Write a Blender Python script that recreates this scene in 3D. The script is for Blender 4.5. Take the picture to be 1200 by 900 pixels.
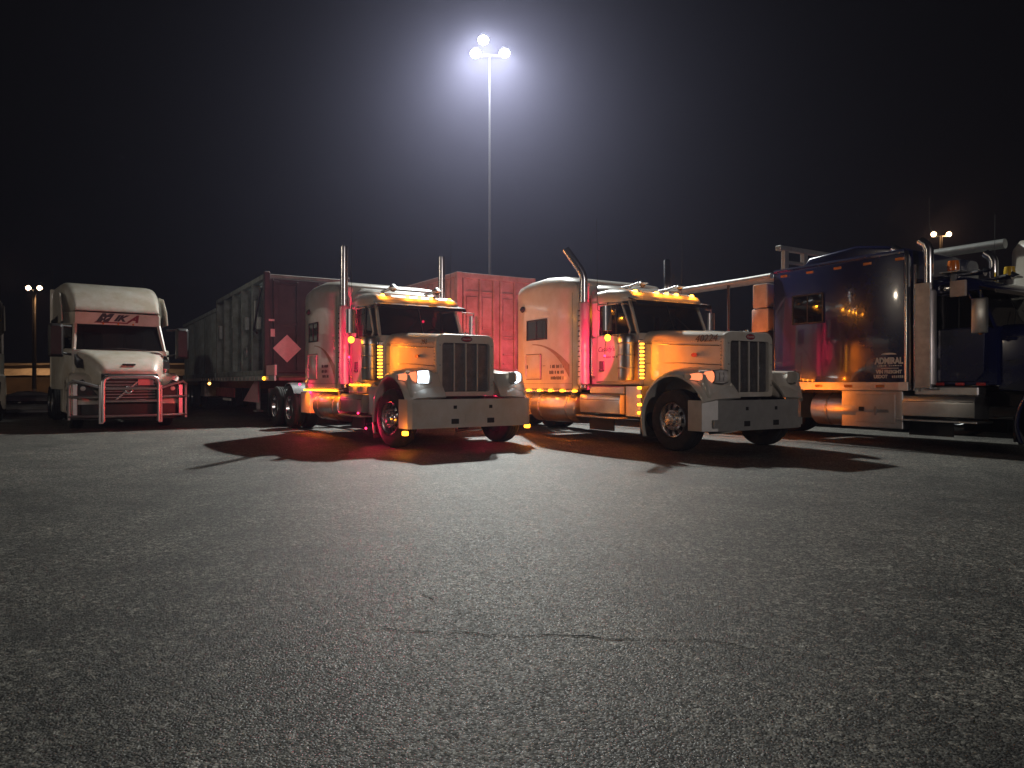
import bpy, bmesh, math, random
from mathutils import Vector, Matrix
R = math.radians
random.seed(7)
sc = bpy.context.scene
for o in list(bpy.data.objects): bpy.data.objects.remove(o)
C = sc.collection

# ------------------------------------------------------------------ camera, world, exposure
CAM_Z = 1.15
cam = bpy.data.objects.new('camera', bpy.data.cameras.new('camera'))
C.objects.link(cam)
cam.data.sensor_width = 36; cam.data.lens = 832/1200*36
cam.data.shift_y = -2/1200
cam.location = (0, 0, CAM_Z); cam.rotation_euler = (R(90), 0, 0)
cam.data.clip_start = .05; cam.data.clip_end = 3000
sc.camera = cam
w = bpy.data.worlds.new("World"); sc.world = w; w.use_nodes = True
bg = w.node_tree.nodes['Background']
bg.inputs[0].default_value = (.55, .52, .62, 1); bg.inputs[1].default_value = .0045
sc.view_settings.view_transform = 'Standard'; sc.view_settings.look = 'None'
sc.view_settings.exposure = 0; sc.view_settings.gamma = 1
cy = sc.cycles
cy.use_denoising = True
cy.sample_clamp_indirect = 3; cy.sample_clamp_direct = 12
cy.max_bounces = 5; cy.diffuse_bounces = 2; cy.glossy_bounces = 4; cy.transmission_bounces = 4
cy.transparent_max_bounces = 8; cy.volume_bounces = 0
cy.caustics_reflective = False; cy.caustics_refractive = False

MAST_W = 11000      # each lamp head of the tall mast
SIDE_W = 1250       # each head of the masts out of frame
RED = (1, .025, .10); AMBER = (1, .38, .02); SODIUM = (1, .50, .20); HALIDE = (.97, 1, .94)

# ------------------------------------------------------------------ materials
def nt(name):
    m = bpy.data.materials.new(name); m.use_nodes = True
    return m, m.node_tree, m.node_tree.nodes['Principled BSDF']
def mat(name, col, rough=.5, metal=0, coat=0, bump=0, bscale=40, var=0, vscale=3, spec=.5, stretch=None, dirt=0):
    m, t, b = nt(name); N = t.nodes; L = t.links
    b.inputs['Base Color'].default_value = (*col, 1); b.inputs['Roughness'].default_value = rough
    b.inputs['Metallic'].default_value = metal; b.inputs['Coat Weight'].default_value = coat
    b.inputs['Coat Roughness'].default_value = .06; b.inputs['Specular IOR Level'].default_value = spec
    tc = N.new('ShaderNodeTexCoord'); src = tc.outputs['Object']
    if stretch:
        mp = N.new('ShaderNodeMapping'); mp.inputs['Scale'].default_value = stretch
        L.new(src, mp.inputs['Vector']); src = mp.outputs[0]
    if var or dirt:
        n = N.new('ShaderNodeTexNoise'); n.inputs['Scale'].default_value = vscale; n.inputs['Detail'].default_value = 6
        n.inputs['Roughness'].default_value = .65
        L.new(src, n.inputs['Vector'])
        r = N.new('ShaderNodeValToRGB'); r.color_ramp.elements[0].position = .35; r.color_ramp.elements[1].position = .7
        k = 1-var
        r.color_ramp.elements[0].color = (col[0]*k*(1-dirt*.1), col[1]*k*(1-dirt*.2), col[2]*k*(1-dirt*.35), 1)
        r.color_ramp.elements[1].color = (*[min(1, c*(1+var*.4)) for c in col], 1)
        L.new(n.outputs[0], r.inputs[0]); L.new(r.outputs[0], b.inputs['Base Color'])
        q = N.new('ShaderNodeMapRange'); q.inputs['To Min'].default_value = min(1, rough*1.35+.04); q.inputs['To Max'].default_value = rough*.85
        L.new(n.outputs[0], q.inputs[0]); L.new(q.outputs[0], b.inputs['Roughness'])
    if bump:
        n = N.new('ShaderNodeTexNoise'); n.inputs['Scale'].default_value = bscale; n.inputs['Detail'].default_value = 5
        L.new(src, n.inputs['Vector'])
        bp = N.new('ShaderNodeBump'); bp.inputs['Strength'].default_value = bump; bp.inputs['Distance'].default_value = .02
        L.new(n.outputs[0], bp.inputs['Height']); L.new(bp.outputs[0], b.inputs['Normal'])
    return m
def emit(name, col, s, sample=False):
    m = bpy.data.materials.new(name); m.use_nodes = True; m.cycles.emission_sampling = 'AUTO' if sample else 'NONE'; t = m.node_tree; t.nodes.clear()
    e = t.nodes.new('ShaderNodeEmission'); e.inputs[0].default_value = (*col, 1); e.inputs[1].default_value = s
    o = t.nodes.new('ShaderNodeOutputMaterial'); t.links.new(e.outputs[0], o.inputs[0]); return m
def glassy(name, tint=.35, col=(.02, .02, .022)):
    m = bpy.data.materials.new(name); m.use_nodes = True; t = m.node_tree; N = t.nodes; N.clear()
    tr = N.new('ShaderNodeBsdfTransparent'); tr.inputs[0].default_value = (tint, tint*.98, tint*.95, 1)
    g = N.new('ShaderNodeBsdfPrincipled'); g.inputs['Base Color'].default_value = (*col, 1); g.inputs['Roughness'].default_value = .04
    g.inputs['Specular IOR Level'].default_value = .7
    mx = N.new('ShaderNodeMixShader'); mx.inputs[0].default_value = .5
    o = N.new('ShaderNodeOutputMaterial')
    t.links.new(tr.outputs[0], mx.inputs[1]); t.links.new(g.outputs[0], mx.inputs[2]); t.links.new(mx.outputs[0], o.inputs[0])
    return m
M = dict(
    white=mat('white_paint', (.74, .73, .69), .28, 0, .7, .02, 6, .10, 2.2, dirt=.6),
    cream=mat('cream_paint', (.70, .68, .62), .33, 0, .5, .02, 6, .14, 2.2, dirt=.8),
    blue=mat('blue_paint', (.007, .011, .075), .2, 0, .9, .015, 5, .2, 2),
    chrome=mat('chrome', (.78, .78, .79), .20, 1, 0, .02, 30, .06, 9),
    alu=mat('brushed_aluminium', (.62, .62, .62), .30, 1, 0, .04, 60, .15, 6),
    steel=mat('steel', (.42, .42, .43), .42, 1, 0, .08, 50, .25, 6),
    shield=mat('polished_shield', (.78, .74, .74), .36, .75, 0, .04, 30, .12, 6), pit=mat('crack_filler', (.004, .004, .004), .95, spec=.0),
    pole=mat('weathered_pole', (.13, .13, .13), .6, .3), greyd=mat('darkened_recess_grey', (.075, .085, .085), .6, 0, 0, .12, 18, .4, 2.4), ped=mat('dry_dust', (.1, .09, .08), .9),  # recess grey: shade between the ribs deepened in the colour
    visor=mat('tinted_visor', (.03, .022, .02), .18, 0, .4),
    black=mat('black_plastic', (.018, .018, .019), .5, 0, 0, .1, 80, .2, 8),
    rubber=mat('tyre_rubber', (.022, .021, .020), .75, 0, 0, .25, 60, .35, 9),
    frame=mat('frame_paint', (.05, .035, .033), .55, 0, 0, .15, 50, .4, 6),
    redframe=mat('red_frame', (.30, .035, .04), .5, 0, 0, .1, 50, .3, 5),
    grille=mat('grille_mesh', (.06, .055, .055), .6, 0, 0, .9, 160, .3, 90),
    dark=mat('interior', (.17, .12, .12), .7),
    glass=glassy('cab_glass', .75),
    glassd=glassy('tinted_glass', .10, (.012, .012, .014)),
    lens=mat('clear_lens', (.75, .72, .7), .08, 0, .8, .2, 70),
    lensa=mat('amber_lens', (.75, .24, .03), .15, 0, .8, .2, 70),
    lensr=mat('red_lens', (.6, .02, .02), .15, 0, .8, .2, 70),
    red=mat('red_enamel', (.42, .02, .03), .3, 0, .5),
    ink=mat('black_ink', (.03, .028, .04), .5), inkw=mat('white_ink', (.75, .72, .68), .5), inkr=mat('red_ink', (.20, .01, .02), .5),
    brown=mat('brown_stripe', (.40, .25, .14), .4, 0, .4, 0, 5, .3, 8),
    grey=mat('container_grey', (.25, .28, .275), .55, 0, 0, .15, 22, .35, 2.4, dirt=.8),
    maroon=mat('maroon_steel', (.04, .014, .022), .55, 0, 0, .12, 30, .3, 3),
    pink=mat('faded_red_container', (.44, .27, .26), .55, 0, 0, .12, 20, .28, 2.5, dirt=.7),
    plac=mat('placard', (.88, .42, .45), .5, 0, 0, 0, 5, .12, 9),
    wood=mat('deck_planks', (.16, .11, .07), .8, 0, 0, .3, 30, .4, 6),
    galv=mat('galvanised_steel', (.45, .46, .45), .5, .7, 0, .1, 40, .2, 5),
    tarp=mat('black_tarp', (.02, .02, .022), .6, 0, 0, .2, 8, .3, 3),
    wbox=mat('off_white_box', (.66, .56, .52), .5, 0, 0, .05, 20, .2, 5, dirt=.5),
    led=emit('amber_led', (1, .30, .012), 9), ledw=emit('warm_amber_led', (1, .42, .08), 9), ledhot=emit('amber_lamp_glow', (1, .36, .015), 10),
    redled=emit('red_led', RED, 6), head=emit('headlamp_glow', (.80, .92, 1), 5, True),
    ledroof=emit('amber_roof_lamp', (1, .40, .04), 14),
    ledcol=emit('amber_led_column', (1, .33, .02), 8), grey2=mat('pale_container_grey', (.40, .47, .48), .5, 0, 0, .1, 18, .3, 2.4, dirt=.6),
    satin=mat('satin_bumper', (.58, .58, .57), .32, .55, 0, .03, 20, .15, 5),
    ledfar=emit('amber_led_far_flank', (1, .28, .012), 9), turn=emit('turn_lamp_glow', (1, .24, .10), 1.5),
    lamp=emit('floodlight_glow', (.97, 1, .96), 400), sod=emit('sodium_glow', (1, .66, .36), 60),
    beacon=mat('amber_beacon', (.85, .22, .03), .2, 0, .6), beacony=mat('yellow_beacon', (.80, .50, .03), .25, 0, .6),
)

# ------------------------------------------------------------------ mesh helpers
class MB:
    def __init__(s): s.b = bmesh.new()
    def box(s, x0, x1, y0, y1, z0, z1, bev=0, seg=1):
        b = bmesh.new(); bmesh.ops.create_cube(b, size=1)
        for v in b.verts: v.co = Vector(((x0+x1)/2+v.co.x*(x1-x0), (y0+y1)/2+v.co.y*(y1-y0), (z0+z1)/2+v.co.z*(z1-z0)))
        if bev: bmesh.ops.bevel(b, geom=list(b.edges), offset=bev, segments=seg, affect='EDGES', profile=.5)
        return s.join(b)
    def join(s, b):
        me = bpy.data.meshes.new('t'); bmesh.ops.recalc_face_normals(b, faces=list(b.faces)); b.to_mesh(me); b.free(); s.b.from_mesh(me); bpy.data.meshes.remove(me); return s
    def loft(s, rings, closed=True, caps=True, cyclic=False):
        b = bmesh.new(); V = [[b.verts.new(p) for p in r] for r in rings]; n = len(V[0])
        rr = list(zip(V, V[1:])) + ([(V[-1], V[0])] if cyclic else [])
        for a, c in rr:
            for i in range(n if closed else n-1):
                j = (i+1) % n
                try: b.faces.new((a[i], a[j], c[j], c[i]))
                except ValueError: pass
        if caps and closed and not cyclic:
            b.faces.new(V[0][::-1]); b.faces.new(V[-1])
        return s.join(b)
    def prism(s, poly, ax, a, c, bev=0):
        def P(p, t): return {'x': (t, p[0], p[1]), 'y': (p[0], t, p[1]), 'z': (p[0], p[1], t)}[ax]
        b = bmesh.new(); A = [b.verts.new(P(p, a)) for p in poly]; B = [b.verts.new(P(p, c)) for p in poly]
        n = len(poly)
        for i in range(n): b.faces.new((A[i], A[(i+1) % n], B[(i+1) % n], B[i]))
        b.faces.new(A[::-1]); b.faces.new(B)
        if bev: bmesh.ops.bevel(b, geom=list(b.edges), offset=bev, segments=1, affect='EDGES')
        return s.join(b)
    def tube(s, path, r, seg=12, cap=True):
        P = [Vector(p) for p in path]; rs = r if isinstance(r, (list, tuple)) else [r]*len(P); rings = []
        up = None
        for i, p in enumerate(P):
            d = ((P[min(i+1, len(P)-1)]-p).normalized() if i == 0 else (p-P[i-1]).normalized() if i == len(P)-1 else ((P[i+1]-p).normalized()+(p-P[i-1]).normalized()).normalized())
            if up is None: up = Vector((0, 0, 1)) if abs(d.z) < .9 else Vector((1, 0, 0))
            u = d.cross(up).normalized(); v = u.cross(d).normalized(); up = v
            rings.append([p+(u*math.cos(2*math.pi*k/seg)+v*math.sin(2*math.pi*k/seg))*rs[i] for k in range(seg)])
        return s.loft(rings, caps=cap)
    def lathe(s, prof, c=(0, 0, 0), ax='y', seg=32, cap=False):
        rings = []
        for r, t in prof:
            ring = []
            for k in range(seg):
                a = 2*math.pi*k/seg; u, v = r*math.cos(a), r*math.sin(a)
                ring.append(Vector(c)+Vector({'y': (u, t, v), 'x': (t, u, v), 'z': (u, v, t)}[ax]))
            rings.append(ring)
        return s.loft(rings, caps=cap)
    def slab(s, q, t):
        q = [Vector(p) for p in q]; nn = (q[1]-q[0]).cross(q[-1]-q[0]).normalized()*t/2
        return s.loft([[p-nn for p in q], [p+nn for p in q]])
    def ball(s, c, r, seg=12, sc_=(1, 1, 1)):
        b = bmesh.new(); bmesh.ops.create_uvsphere(b, u_segments=seg, v_segments=seg//2+2, radius=r)
        for v in b.verts: v.co = Vector((v.co.x*sc_[0]+c[0], v.co.y*sc_[1]+c[1], v.co.z*sc_[2]+c[2]))
        return s.join(b)
    def mesh(s, name, m, smooth=35):
        me = bpy.data.meshes.new(name); s.b.to_mesh(me); s.b.free()
        for mm in (m if isinstance(m, list) else [m]): me.materials.append(mm)
        if smooth:
            me.polygons.foreach_set('use_smooth', [True]*len(me.polygons)); me.set_sharp_from_angle(angle=R(smooth))
        return me
    def put(s, name, m, parent=None, smooth=35, loc=None, rz=None):
        return link(name, s.mesh(name, m, smooth), parent, loc, rz)
def link(name, me, parent=None, loc=None, rz=None):
    o = bpy.data.objects.new(name, me); C.objects.link(o)
    if parent: o.parent = parent
    if loc: o.location = loc
    if rz is not None: o.rotation_euler = (0, 0, rz)
    return o
def tag(o, label=None, cat=None, group=None, kind=None):
    for k, v in (('label', label), ('category', cat), ('group', group), ('kind', kind)):
        if v: o[k] = v
    return o
def thing(name, label, cat, loc, rz=0, group=None):
    o = bpy.data.objects.new(name, None); C.objects.link(o); o.location = loc; o.rotation_euler = (0, 0, rz); o.empty_display_size = .3
    return tag(o, label, cat, group)
def mirror_y(ob_fn):
    for s in (-1, 1): ob_fn(s)
def text(body, size, m, parent, loc, rot, name='lettering', shear=0, depth=.002, sx=1, align='CENTER', bold=0):
    cu = bpy.data.curves.new('t', 'FONT'); cu.body = body; cu.size = size; cu.extrude = depth; cu.shear = shear
    cu.offset = bold; cu.align_x = align; cu.align_y = 'CENTER'; cu.resolution_u = 3
    t = bpy.data.objects.new('t', cu); C.objects.link(t)
    bpy.context.view_layer.update()
    me = bpy.data.meshes.new_from_object(t.evaluated_get(bpy.context.evaluated_depsgraph_get())); me.name = name
    bpy.data.objects.remove(t)
    me.materials.clear(); me.materials.append(m)
    o = link(name, me, parent, loc); o.rotation_euler = rot; o.scale = (sx, 1, 1); return o
SIDE = (R(90), 0, 0)             # writing on the near flank (facing -Y)
FRONT = (R(90), 0, R(90))        # writing on a front (facing +X)
def word_bars(lines, x, z, y, h, gap, m, parent, name='small_lettering', wmin=.06, wmax=.16, width=.5):
    """rows of small painted words too small to read"""
    mb = MB()
    for i in range(lines):
        u = x+random.uniform(0, .08)
        while u < x+width-.05:
            ww = random.uniform(.018, .034)
            mb.box(u, u+ww, y-.002, y, z-i*gap-h/2*random.uniform(.8, 1), z-i*gap+h/2*random.uniform(.7, 1))
            u += ww+(.012 if random.random() < .8 else .05)
    return tag(mb.put(name, m, parent), kind='stuff')
def spot(name, loc, power, col, parent=None, rad=.03, target=None, angle=None, blend=.6):
    l = bpy.data.lights.new(name, 'SPOT' if target else 'POINT'); l.energy = power; l.color = col; l.shadow_soft_size = rad
    o = bpy.data.objects.new(name, l); C.objects.link(o); o.location = loc
    if target:
        l.spot_size = R(angle); l.spot_blend = blend
        o.rotation_euler = (Vector(target)-Vector(loc)).to_track_quat('-Z', 'Y').to_euler()
    if parent: o.parent = parent
    return o

# ------------------------------------------------------------------ shared wheel pieces
def tyre_mesh(r=.52, wd=.28):
    mb = MB(); h = wd/2
    prof = [(r*.57, -h+.02), (r*.62, -h), (r*.80, -h-.008), (r*.93, -h+.004), (r*.985, -h+.03), (r, -h+.055)]
    for y in (-.055, 0, .055): prof += [(r, y-.016), (r-.014, y-.010), (r-.014, y+.010), (r, y+.016)]
    prof += [(a, -b) for a, b in prof[:6][::-1]]
    mb.lathe(prof, seg=48); return mb.mesh('tyre', M['rubber'], 30)
def rim_mesh(front=True, rr=.30):
    mb = MB(); seg = 60
    pr = ([(rr, -.135), (rr-.012, -.15), (rr-.03, -.14), (rr-.045, -.10), (.245, -.085), (.18, -.115), (.165, -.15), (.10, -.155), (.085, -.19), (.03, -.20)] if front else
          [(rr, -.135), (rr-.012, -.15), (rr-.03, -.14), (rr-.045, -.08), (.245, -.01), (.18, .02), (.165, .02), (.12, .02), (.10, -.06), (.03, -.07)])
    b = bmesh.new(); V = []
    for r, t in pr: V.append([b.verts.new((r*math.cos(2*math.pi*k/seg), t, r*math.sin(2*math.pi*k/seg))) for k in range(seg)])
    for i in range(len(pr)-1):
        for k in range(seg):
            if i == 4 and k % 6 in (0, 1, 2): continue
            b.faces.new((V[i][k], V[i][(k+1) % seg], V[i+1][(k+1) % seg], V[i+1][k]))
    b.faces.new(V[-1])
    mb.join(b); return mb.mesh('rim', M['chrome'], 30)
def nuts_mesh(front=True):
    mb = MB(); y0 = -.15 if front else .02
    for k in range(10):
        a = 2*math.pi*(k+.5)/10; x, z = .135*math.cos(a), .135*math.sin(a)
        mb.tube([(x, y0+.01, z), (x, y0-.045, z)], [.017, .013], 6)
    return mb.mesh('lug_nuts', M['steel'], 30)
def back_mesh():
    mb = MB(); mb.lathe([(.30, -.05), (.02, -.05), (.02, .12), (.30, .12)], seg=24); return mb.mesh('brake_drum', M['black'], 30)
TYRE, RIMF, RIMR, NUTF, NUTR, DRUM = tyre_mesh(), rim_mesh(True), rim_mesh(False), nuts_mesh(True), nuts_mesh(False), back_mesh()
def wheel(parent, x, y, side, steer=False, dual=False, rot=0):
    t = link('wheel', TYRE, parent, (x, y, .52), rot + (0 if side < 0 else math.pi))
    link('rim', RIMF if steer else RIMR, t); tag(link('lug_nuts', NUTF if steer else NUTR, t), kind='stuff'); link('brake_drum', DRUM, t)
    t.rotation_euler[1] = random.uniform(0, .6)
    if dual: link('tyre', TYRE, t, (0, .32, 0))
    return t

def ring(X, wd, z0, z1, rt, rb=.03, n=5, lean=0):
    """rounded cross-section in the YZ plane at X"""
    P = []
    for cx_, cz, a0, r in ((wd-rt, z1-rt, 0, rt), (-wd+rt, z1-rt, 90, rt), (-wd+rb, z0+rb, 180, rb), (wd-rb, z0+rb, 270, rb)):
        for i in range(n+1):
            a = R(a0+90*i/n); P.append((X, cx_+r*math.cos(a), cz+r*math.sin(a)))
    return P
def led_row(parent, pts, size, m, name='marker_light', n=(0, -1, 0), power=0, every=1, off=(0, -.045, 0), aim=None, cone=130):
    sx, sy, sz = size
    mb = MB(); mb.box(-sx/2, sx/2, -sy/2, sy/2, -sz/2, sz/2, min(size)*.3); me = mb.mesh(name, m, 35)
    for i, p in enumerate(pts):
        o = link(name, me, parent, p)
        if power and i % every == every//2:
            key = 'led_%s_%g_%d' % (name, power, cone if aim else 0); l = bpy.data.lights.get(key)
            if not l:
                l = bpy.data.lights.new(key, 'SPOT' if aim else 'POINT')
                if aim: l.spot_size = R(cone); l.spot_blend = .7
                l.energy = power; l.color = (1, .20, .010); l.shadow_soft_size = .02
            e = bpy.data.objects.new('led_light', l); C.objects.link(e); e.parent = o; e.location = off
            if aim: e.rotation_euler = Vector(aim).to_track_quat('-Z', 'Y').to_euler()

# ------------------------------------------------------------------ long-nose conventional tractor
def conventional(loc, rz, label, P):
    t = thing('semi_truck', label, 'semi truck', loc, rz, P.get('group'))
    pm = M[P['paint']]; tr = M[P.get('trim', 'chrome')]
    # frame, axles, wheels
    mb = MB()
    for s in (-1, 1): mb.box(-8.3, .45, s*.43-.04, s*.43+.04, .74, 1.0, .01)
    for x in (-7.9, -6.6, -5.2, -3, -1.2, .3): mb.box(x-.05, x+.05, -.42, .42, .78, .96)
    mb.tube([(0, -1.0, .5), (0, 1.0, .5)], .07, 10)
    for x in (-6.25, -7.6): mb.tube([(x, -.9, .52), (x, .9, .52)], .1, 10); mb.ball((x, 0, .52), .24)
    mb.put('frame_rail', M[P.get('frame', 'frame')], t)
    st = P.get('steer', 0)
    for s in (-1, 1):
        wheel(t, 0, s*1.07, s, True, rot=st)
        for x in (-6.25, -7.6): wheel(t, x, s*1.06, s, dual=True)
    # hood
    mb = MB(); secs = []
    for X, wd, z0, z1, r in ((-1.18, .80, 1.02, 2.10, .22), (-.9, .79, 1.0, 2.10, .22), (-.3, .70, .98, 2.06, .20), (.2, .62, .96, 2.02, .17), (.50, .575, .94, 1.98, .14)):
        secs.append(ring(X, wd, z0, z1, r))
    mb.loft(secs); h = mb.put('hood', pm, t)
    mb = MB(); mb.tube([(-1.15, 0, 2.11), (-.3, 0, 2.07), (.5, 0, 1.99)], .014, 6)
    mb.put('hood_hinge', tr, h)
    for s in (-1, 1):
        mb = MB(); mb.tube([(-1.1, s*.805, 1.86), (-.3, s*.707, 1.80), (.46, s*.586, 1.76)], .009, 6); mb.put('trim_line', tr, h)
        mb = MB(); mb.tube([(-1.1, s*.803, 1.50), (-.3, s*.705, 1.49), (.46, s*.584, 1.44)], .006, 6); mb.put('trim_line', M['black'], h)
        mb = MB()
        for k in range(34):
            x = -1.05+k*.045; yw = .803 if x < -.9 else .803-(x+.9)*.155; mb.ball((x, s*yw, 1.885-.03*(x+1.05)), .0075, 5)
        tag(mb.put('rivet_row', M['chrome'], h), kind='stuff')
        mb = MB()
        for k in range(15): z = 1.04+k*.056; mb.ball((.485, s*.583, z), .011, 6)
        tag(mb.put('rivet_row', M['chrome'], h), kind='stuff')
        mb = MB(); mb.prism([(-.02+.07*math.cos(a), 1.62+.036*math.sin(a)) for a in [k*math.pi/8 for k in range(16)]], 'y', s*.672, s*.668+s*.012); mb.put('side_badge', M['red'], h)
    # grille surround
    def rr2(wd, z0, z1, r, n=6):
        L_ = []
        for cy_, cz, a0, q in ((wd-r, z1-r, 0, r), (-wd+r, z1-r, 90, r), (-wd+.05, z0+.05, 180, .05), (wd-.05, z0+.05, 270, .05)):
            for i in range(n+1): a = R(a0+90*i/n); L_.append((cy_+q*math.cos(a), cz+q*math.sin(a)))
        return L_
    out, inn = rr2(.585, .90, 2.0, .15), rr2(.475, .985, 1.845, .05)
    X0, X1 = .50, .60
    mb = MB()
    mb.loft([[(X0, y, z) for y, z in out], [(X1-.02, y, z) for y, z in out], [(X1, y*.975, 1.45+(z-1.45)*.985) for y, z in out], [(X1, y*1.02, z) for y, z in inn], [(X1-.02, y, z) for y, z in inn], [(X0, y, z) for y, z in inn]], caps=False, cyclic=False)
    g = mb.put('grille_surround', M[P.get('grillemat', 'white')], t, 50)
    mb = MB(); mb.prism(inn, 'x', .52, .54); mb.put('grille_screen', M['grille'], g)
    mb = MB()
    for k in range(-23, 24): mb.box(.542, .548, k*.02-.003, k*.02+.003, 1.0, 1.835)
    for k in range(41): mb.box(.5405, .5465, -.47, .47, 1.0+k*.02-.003, 1.0+k*.02+.003)
    tag(mb.put('grille_wires', M['steel'], g), kind='stuff')
    for y in P.get('bars', (-.235, 0, .235)):
        mb = MB(); mb.box(.55, .585, y-.013, y+.013, .99, 1.84, .006); mb.put('grille_bar', M['white'], g)
    for sgn in (-1, 1):
        for z in (1.1, 1.45, 1.8): mb = MB(); mb.tube([(.595, sgn*.53, z), (.61, sgn*.53, z)], .012, 8); mb.put('bolt', M['steel'], g)
    # oval badge with its script
    ov = lambda a, b: [(a*math.cos(k*math.pi/12), 1.918+b*math.sin(k*math.pi/12)) for k in range(24)]
    mb = MB(); mb.prism(ov(.115, .052), 'x', .598, .607); bd = mb.put('oval_badge', M['chrome'], g)
    mb = MB(); mb.prism(ov(.103, .042), 'x', .607, .610); mb.put('badge_field', M['red'], bd)
    text('Peterbilt' if P['paint'] != 'blue' else 'KW', .052, M['inkw'], bd, (.611, 0, 1.918), FRONT, shear=.3)
    mb = MB(); mb.tube([(.5, 0, 1.99), (.5, 0, 2.02), (.56, 0, 2.04)], .012, 8); mb.tube([(.48, -.1, 2.025), (.48, .1, 2.025)], .010, 6); mb.put('hood_ornament', M['chrome'], t)
    # fenders
    for s in (-1, 1):
        mb = MB(); rings = []
        cols = [(-8, .0), (-2, .02), (5, .05), (12, .08), (22, .11)]
        for i in range(27):
            a = R(24+(202-24)*i/26); e = max(0, (R(62)-a)/R(38)); e = min(1, e)
            rg = []
            for yy, off in ((1.19, -.03), (1.235, -.03), (1.235, .0), (1.20, .035), (1.08, .085), (.9, .115), (.70, .13), (.55, .13), (.55, .10), (1.19, .0)):
                q = .755+off+e*(.03 if yy > 1.15 else .07)
                rg.append((q*math.cos(a), s*yy, .50+q*1.03*math.sin(a)))
            rings.append(rg)
        mb.loft(rings); mb.put('fender', pm, t, 50)
        mb = MB(); mb.box(-.80, -.77, s*.60-.0, s*1.2, .22, .62) if s > 0 else mb.box(-.80, -.77, -1.2, -.60, .22, .62)
        mb.put('mudflap', M['black'], t)
        # front corner filler from fender down to the bumper
        mb = MB(); ys = sorted((s*.57, s*1.17))
        mb.prism([(.50, .90), (.78, .88), (.76, 1.02), (.66, 1.30), (.5, 1.36)], 'y', ys[0], ys[1], .03); mb.put('fender_nose', pm, t, 50)
        # headlamp pod wrapped round the fender corner
        mb = MB(); rg = []
        for k in range(9):
            u = k/8; yy = s*(1.235-.42*u); xx = .44+.40*math.sin(u*1.5)+(.02 if k else 0); hh = (.028+.072*math.sin(min(1, u*1.25+.08)*math.pi*.5))*(1 if k < 8 else .9)
            rg.append([(xx-.14, yy, 1.235-hh), (xx-.02, yy-s*0, 1.235-hh), (xx+.035, yy+s*.02, 1.235-hh*.6), (xx+.045, yy+s*.02, 1.24), (xx+.035, yy+s*.02, 1.245+hh*.6), (xx-.02, yy, 1.245+hh), (xx-.14, yy, 1.245+hh)])
        mb.loft(rg); hl = mb.put('headlamp', pm, t, 60)
        mb = MB(); rg2 = [[(p[0]+.006, p[1]+s*.004, p[2]) for p in r_[1:6]]+[(p[0]-.01, p[1], p[2]) for p in r_[1:6][::-1]] for r_ in rg]
        mb.loft(rg2[4:8]); mb.put('lens', M['head'] if P.get('lit') else M['lens'], hl, 60)
        for e_ in (0, 4):
            mb = MB(); mb.tube([(r_[e_][0]+.003, r_[e_][1]+s*.004, r_[e_][2]) for r_ in rg2[1:9]], .008, 6); mb.put('bezel', M['chrome'], hl)
        r_ = rg2[4]; mb = MB(); mb.tube([(r_[i][0]+.004, r_[i][1]+s*.004, r_[i][2]) for i in range(5)], .010, 6); mb.put('bezel', M['black'], hl)
        for q_ in (5, 6): r_ = rg2[q_]; mb = MB(); mb.tube([(r_[i][0]+.004, r_[i][1]+s*.003, r_[i][2]) for i in (1, 2, 3)], .006, 6); mb.put('lens_rib', M['steel'], hl)
        mb = MB(); mb.loft(rg2[0:5]); mb.put('turn_lens', M['turn'] if P.get('turnlit') else M['lensa'], hl, 60)
    # bumper
    bx = P.get('bumper', ((0, .84), (.62, .84), (1.0, .80), (1.235, .68), (1.245, .40)))
    o_ = [(x, -y) for y, x in bx[::-1]] + [(x, y) for y, x in bx[1:]]
    i_ = [(x-.03, y*.985) for x, y in o_][::-1]
    zb0, zb1 = .365, .86
    mb = MB(); mb.loft([[(x, y, z) for x, y in o_+i_] for z in (zb0, zb1)]); bu = mb.put('bumper', M[P.get('bumpmat', 'chrome')], t, 20)
    for y in (-.36, .36):
        mb = MB(); mb.box(.80, .843, y-.075, y+.075, .43, .52, .004); mb.put('tow_hole', M['black'], bu)
        mb = MB(); mb.box(.80, .843, y-.035, y+.035, .69, .75, .004); mb.put('tow_hole', M['black'], bu)
    mb = MB(); mb.box(.843, .849, -.16, .16, .45, .60, .002); pl = mb.put('number_plate', M['inkw' if P.get('plate') else P.get('bumpmat', 'chrome')], bu)
    pass
    for y in (-1.0, 1.0):
        mb = MB(); mb.box(.78, .812, y*1.0-.10, y*1.0+.10, .42, .55, .004); mb.put('fog_lamp_panel', M[P.get('bumpmat', 'chrome')], bu)
    # cab
    cz = 2.06
    mb = MB(); mb.loft([ring(-2.38, 1.02, 1.10, cz, .03), ring(-1.5, 1.02, 1.10, cz, .03), ring(-1.16, .90, 1.10, cz, .05)]); cab = mb.put('cab', pm, t, 40)
    mb = MB(); mb.box(-2.44, -2.36, -1.0, 1.0, 1.15, 2.78, .02); mb.put('cab_back', pm, cab)
    mb = MB(); secs = []
    for X, wd, z0, z1, r in ((-2.42, 1.01, 2.66, 2.93, .16), (-2.0, 1.01, 2.66, 2.95, .17), (-1.6, .98, 2.66, 2.91, .17), (-1.42, .94, 2.67, 2.84, .10), (-1.36, .90, 2.68, 2.76, .05)):
        secs.append(ring(X, wd, z0, z1, r))
    mb.loft(secs); roof = mb.put('roof', pm, t, 50)
    for s in (-1, 1):
        mb = MB(); mb.tube([(-1.19, s*.90, cz-.03), (-1.46, s*.87, 2.70)], .035, 8); mb.put('window_pillar', pm, cab)
        mb = MB(); mb.box(-2.38, -2.22, s*1.0-.03, s*1.0+.03, cz-.02, 2.70, .01); mb.put('window_pillar', pm, cab)
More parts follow.
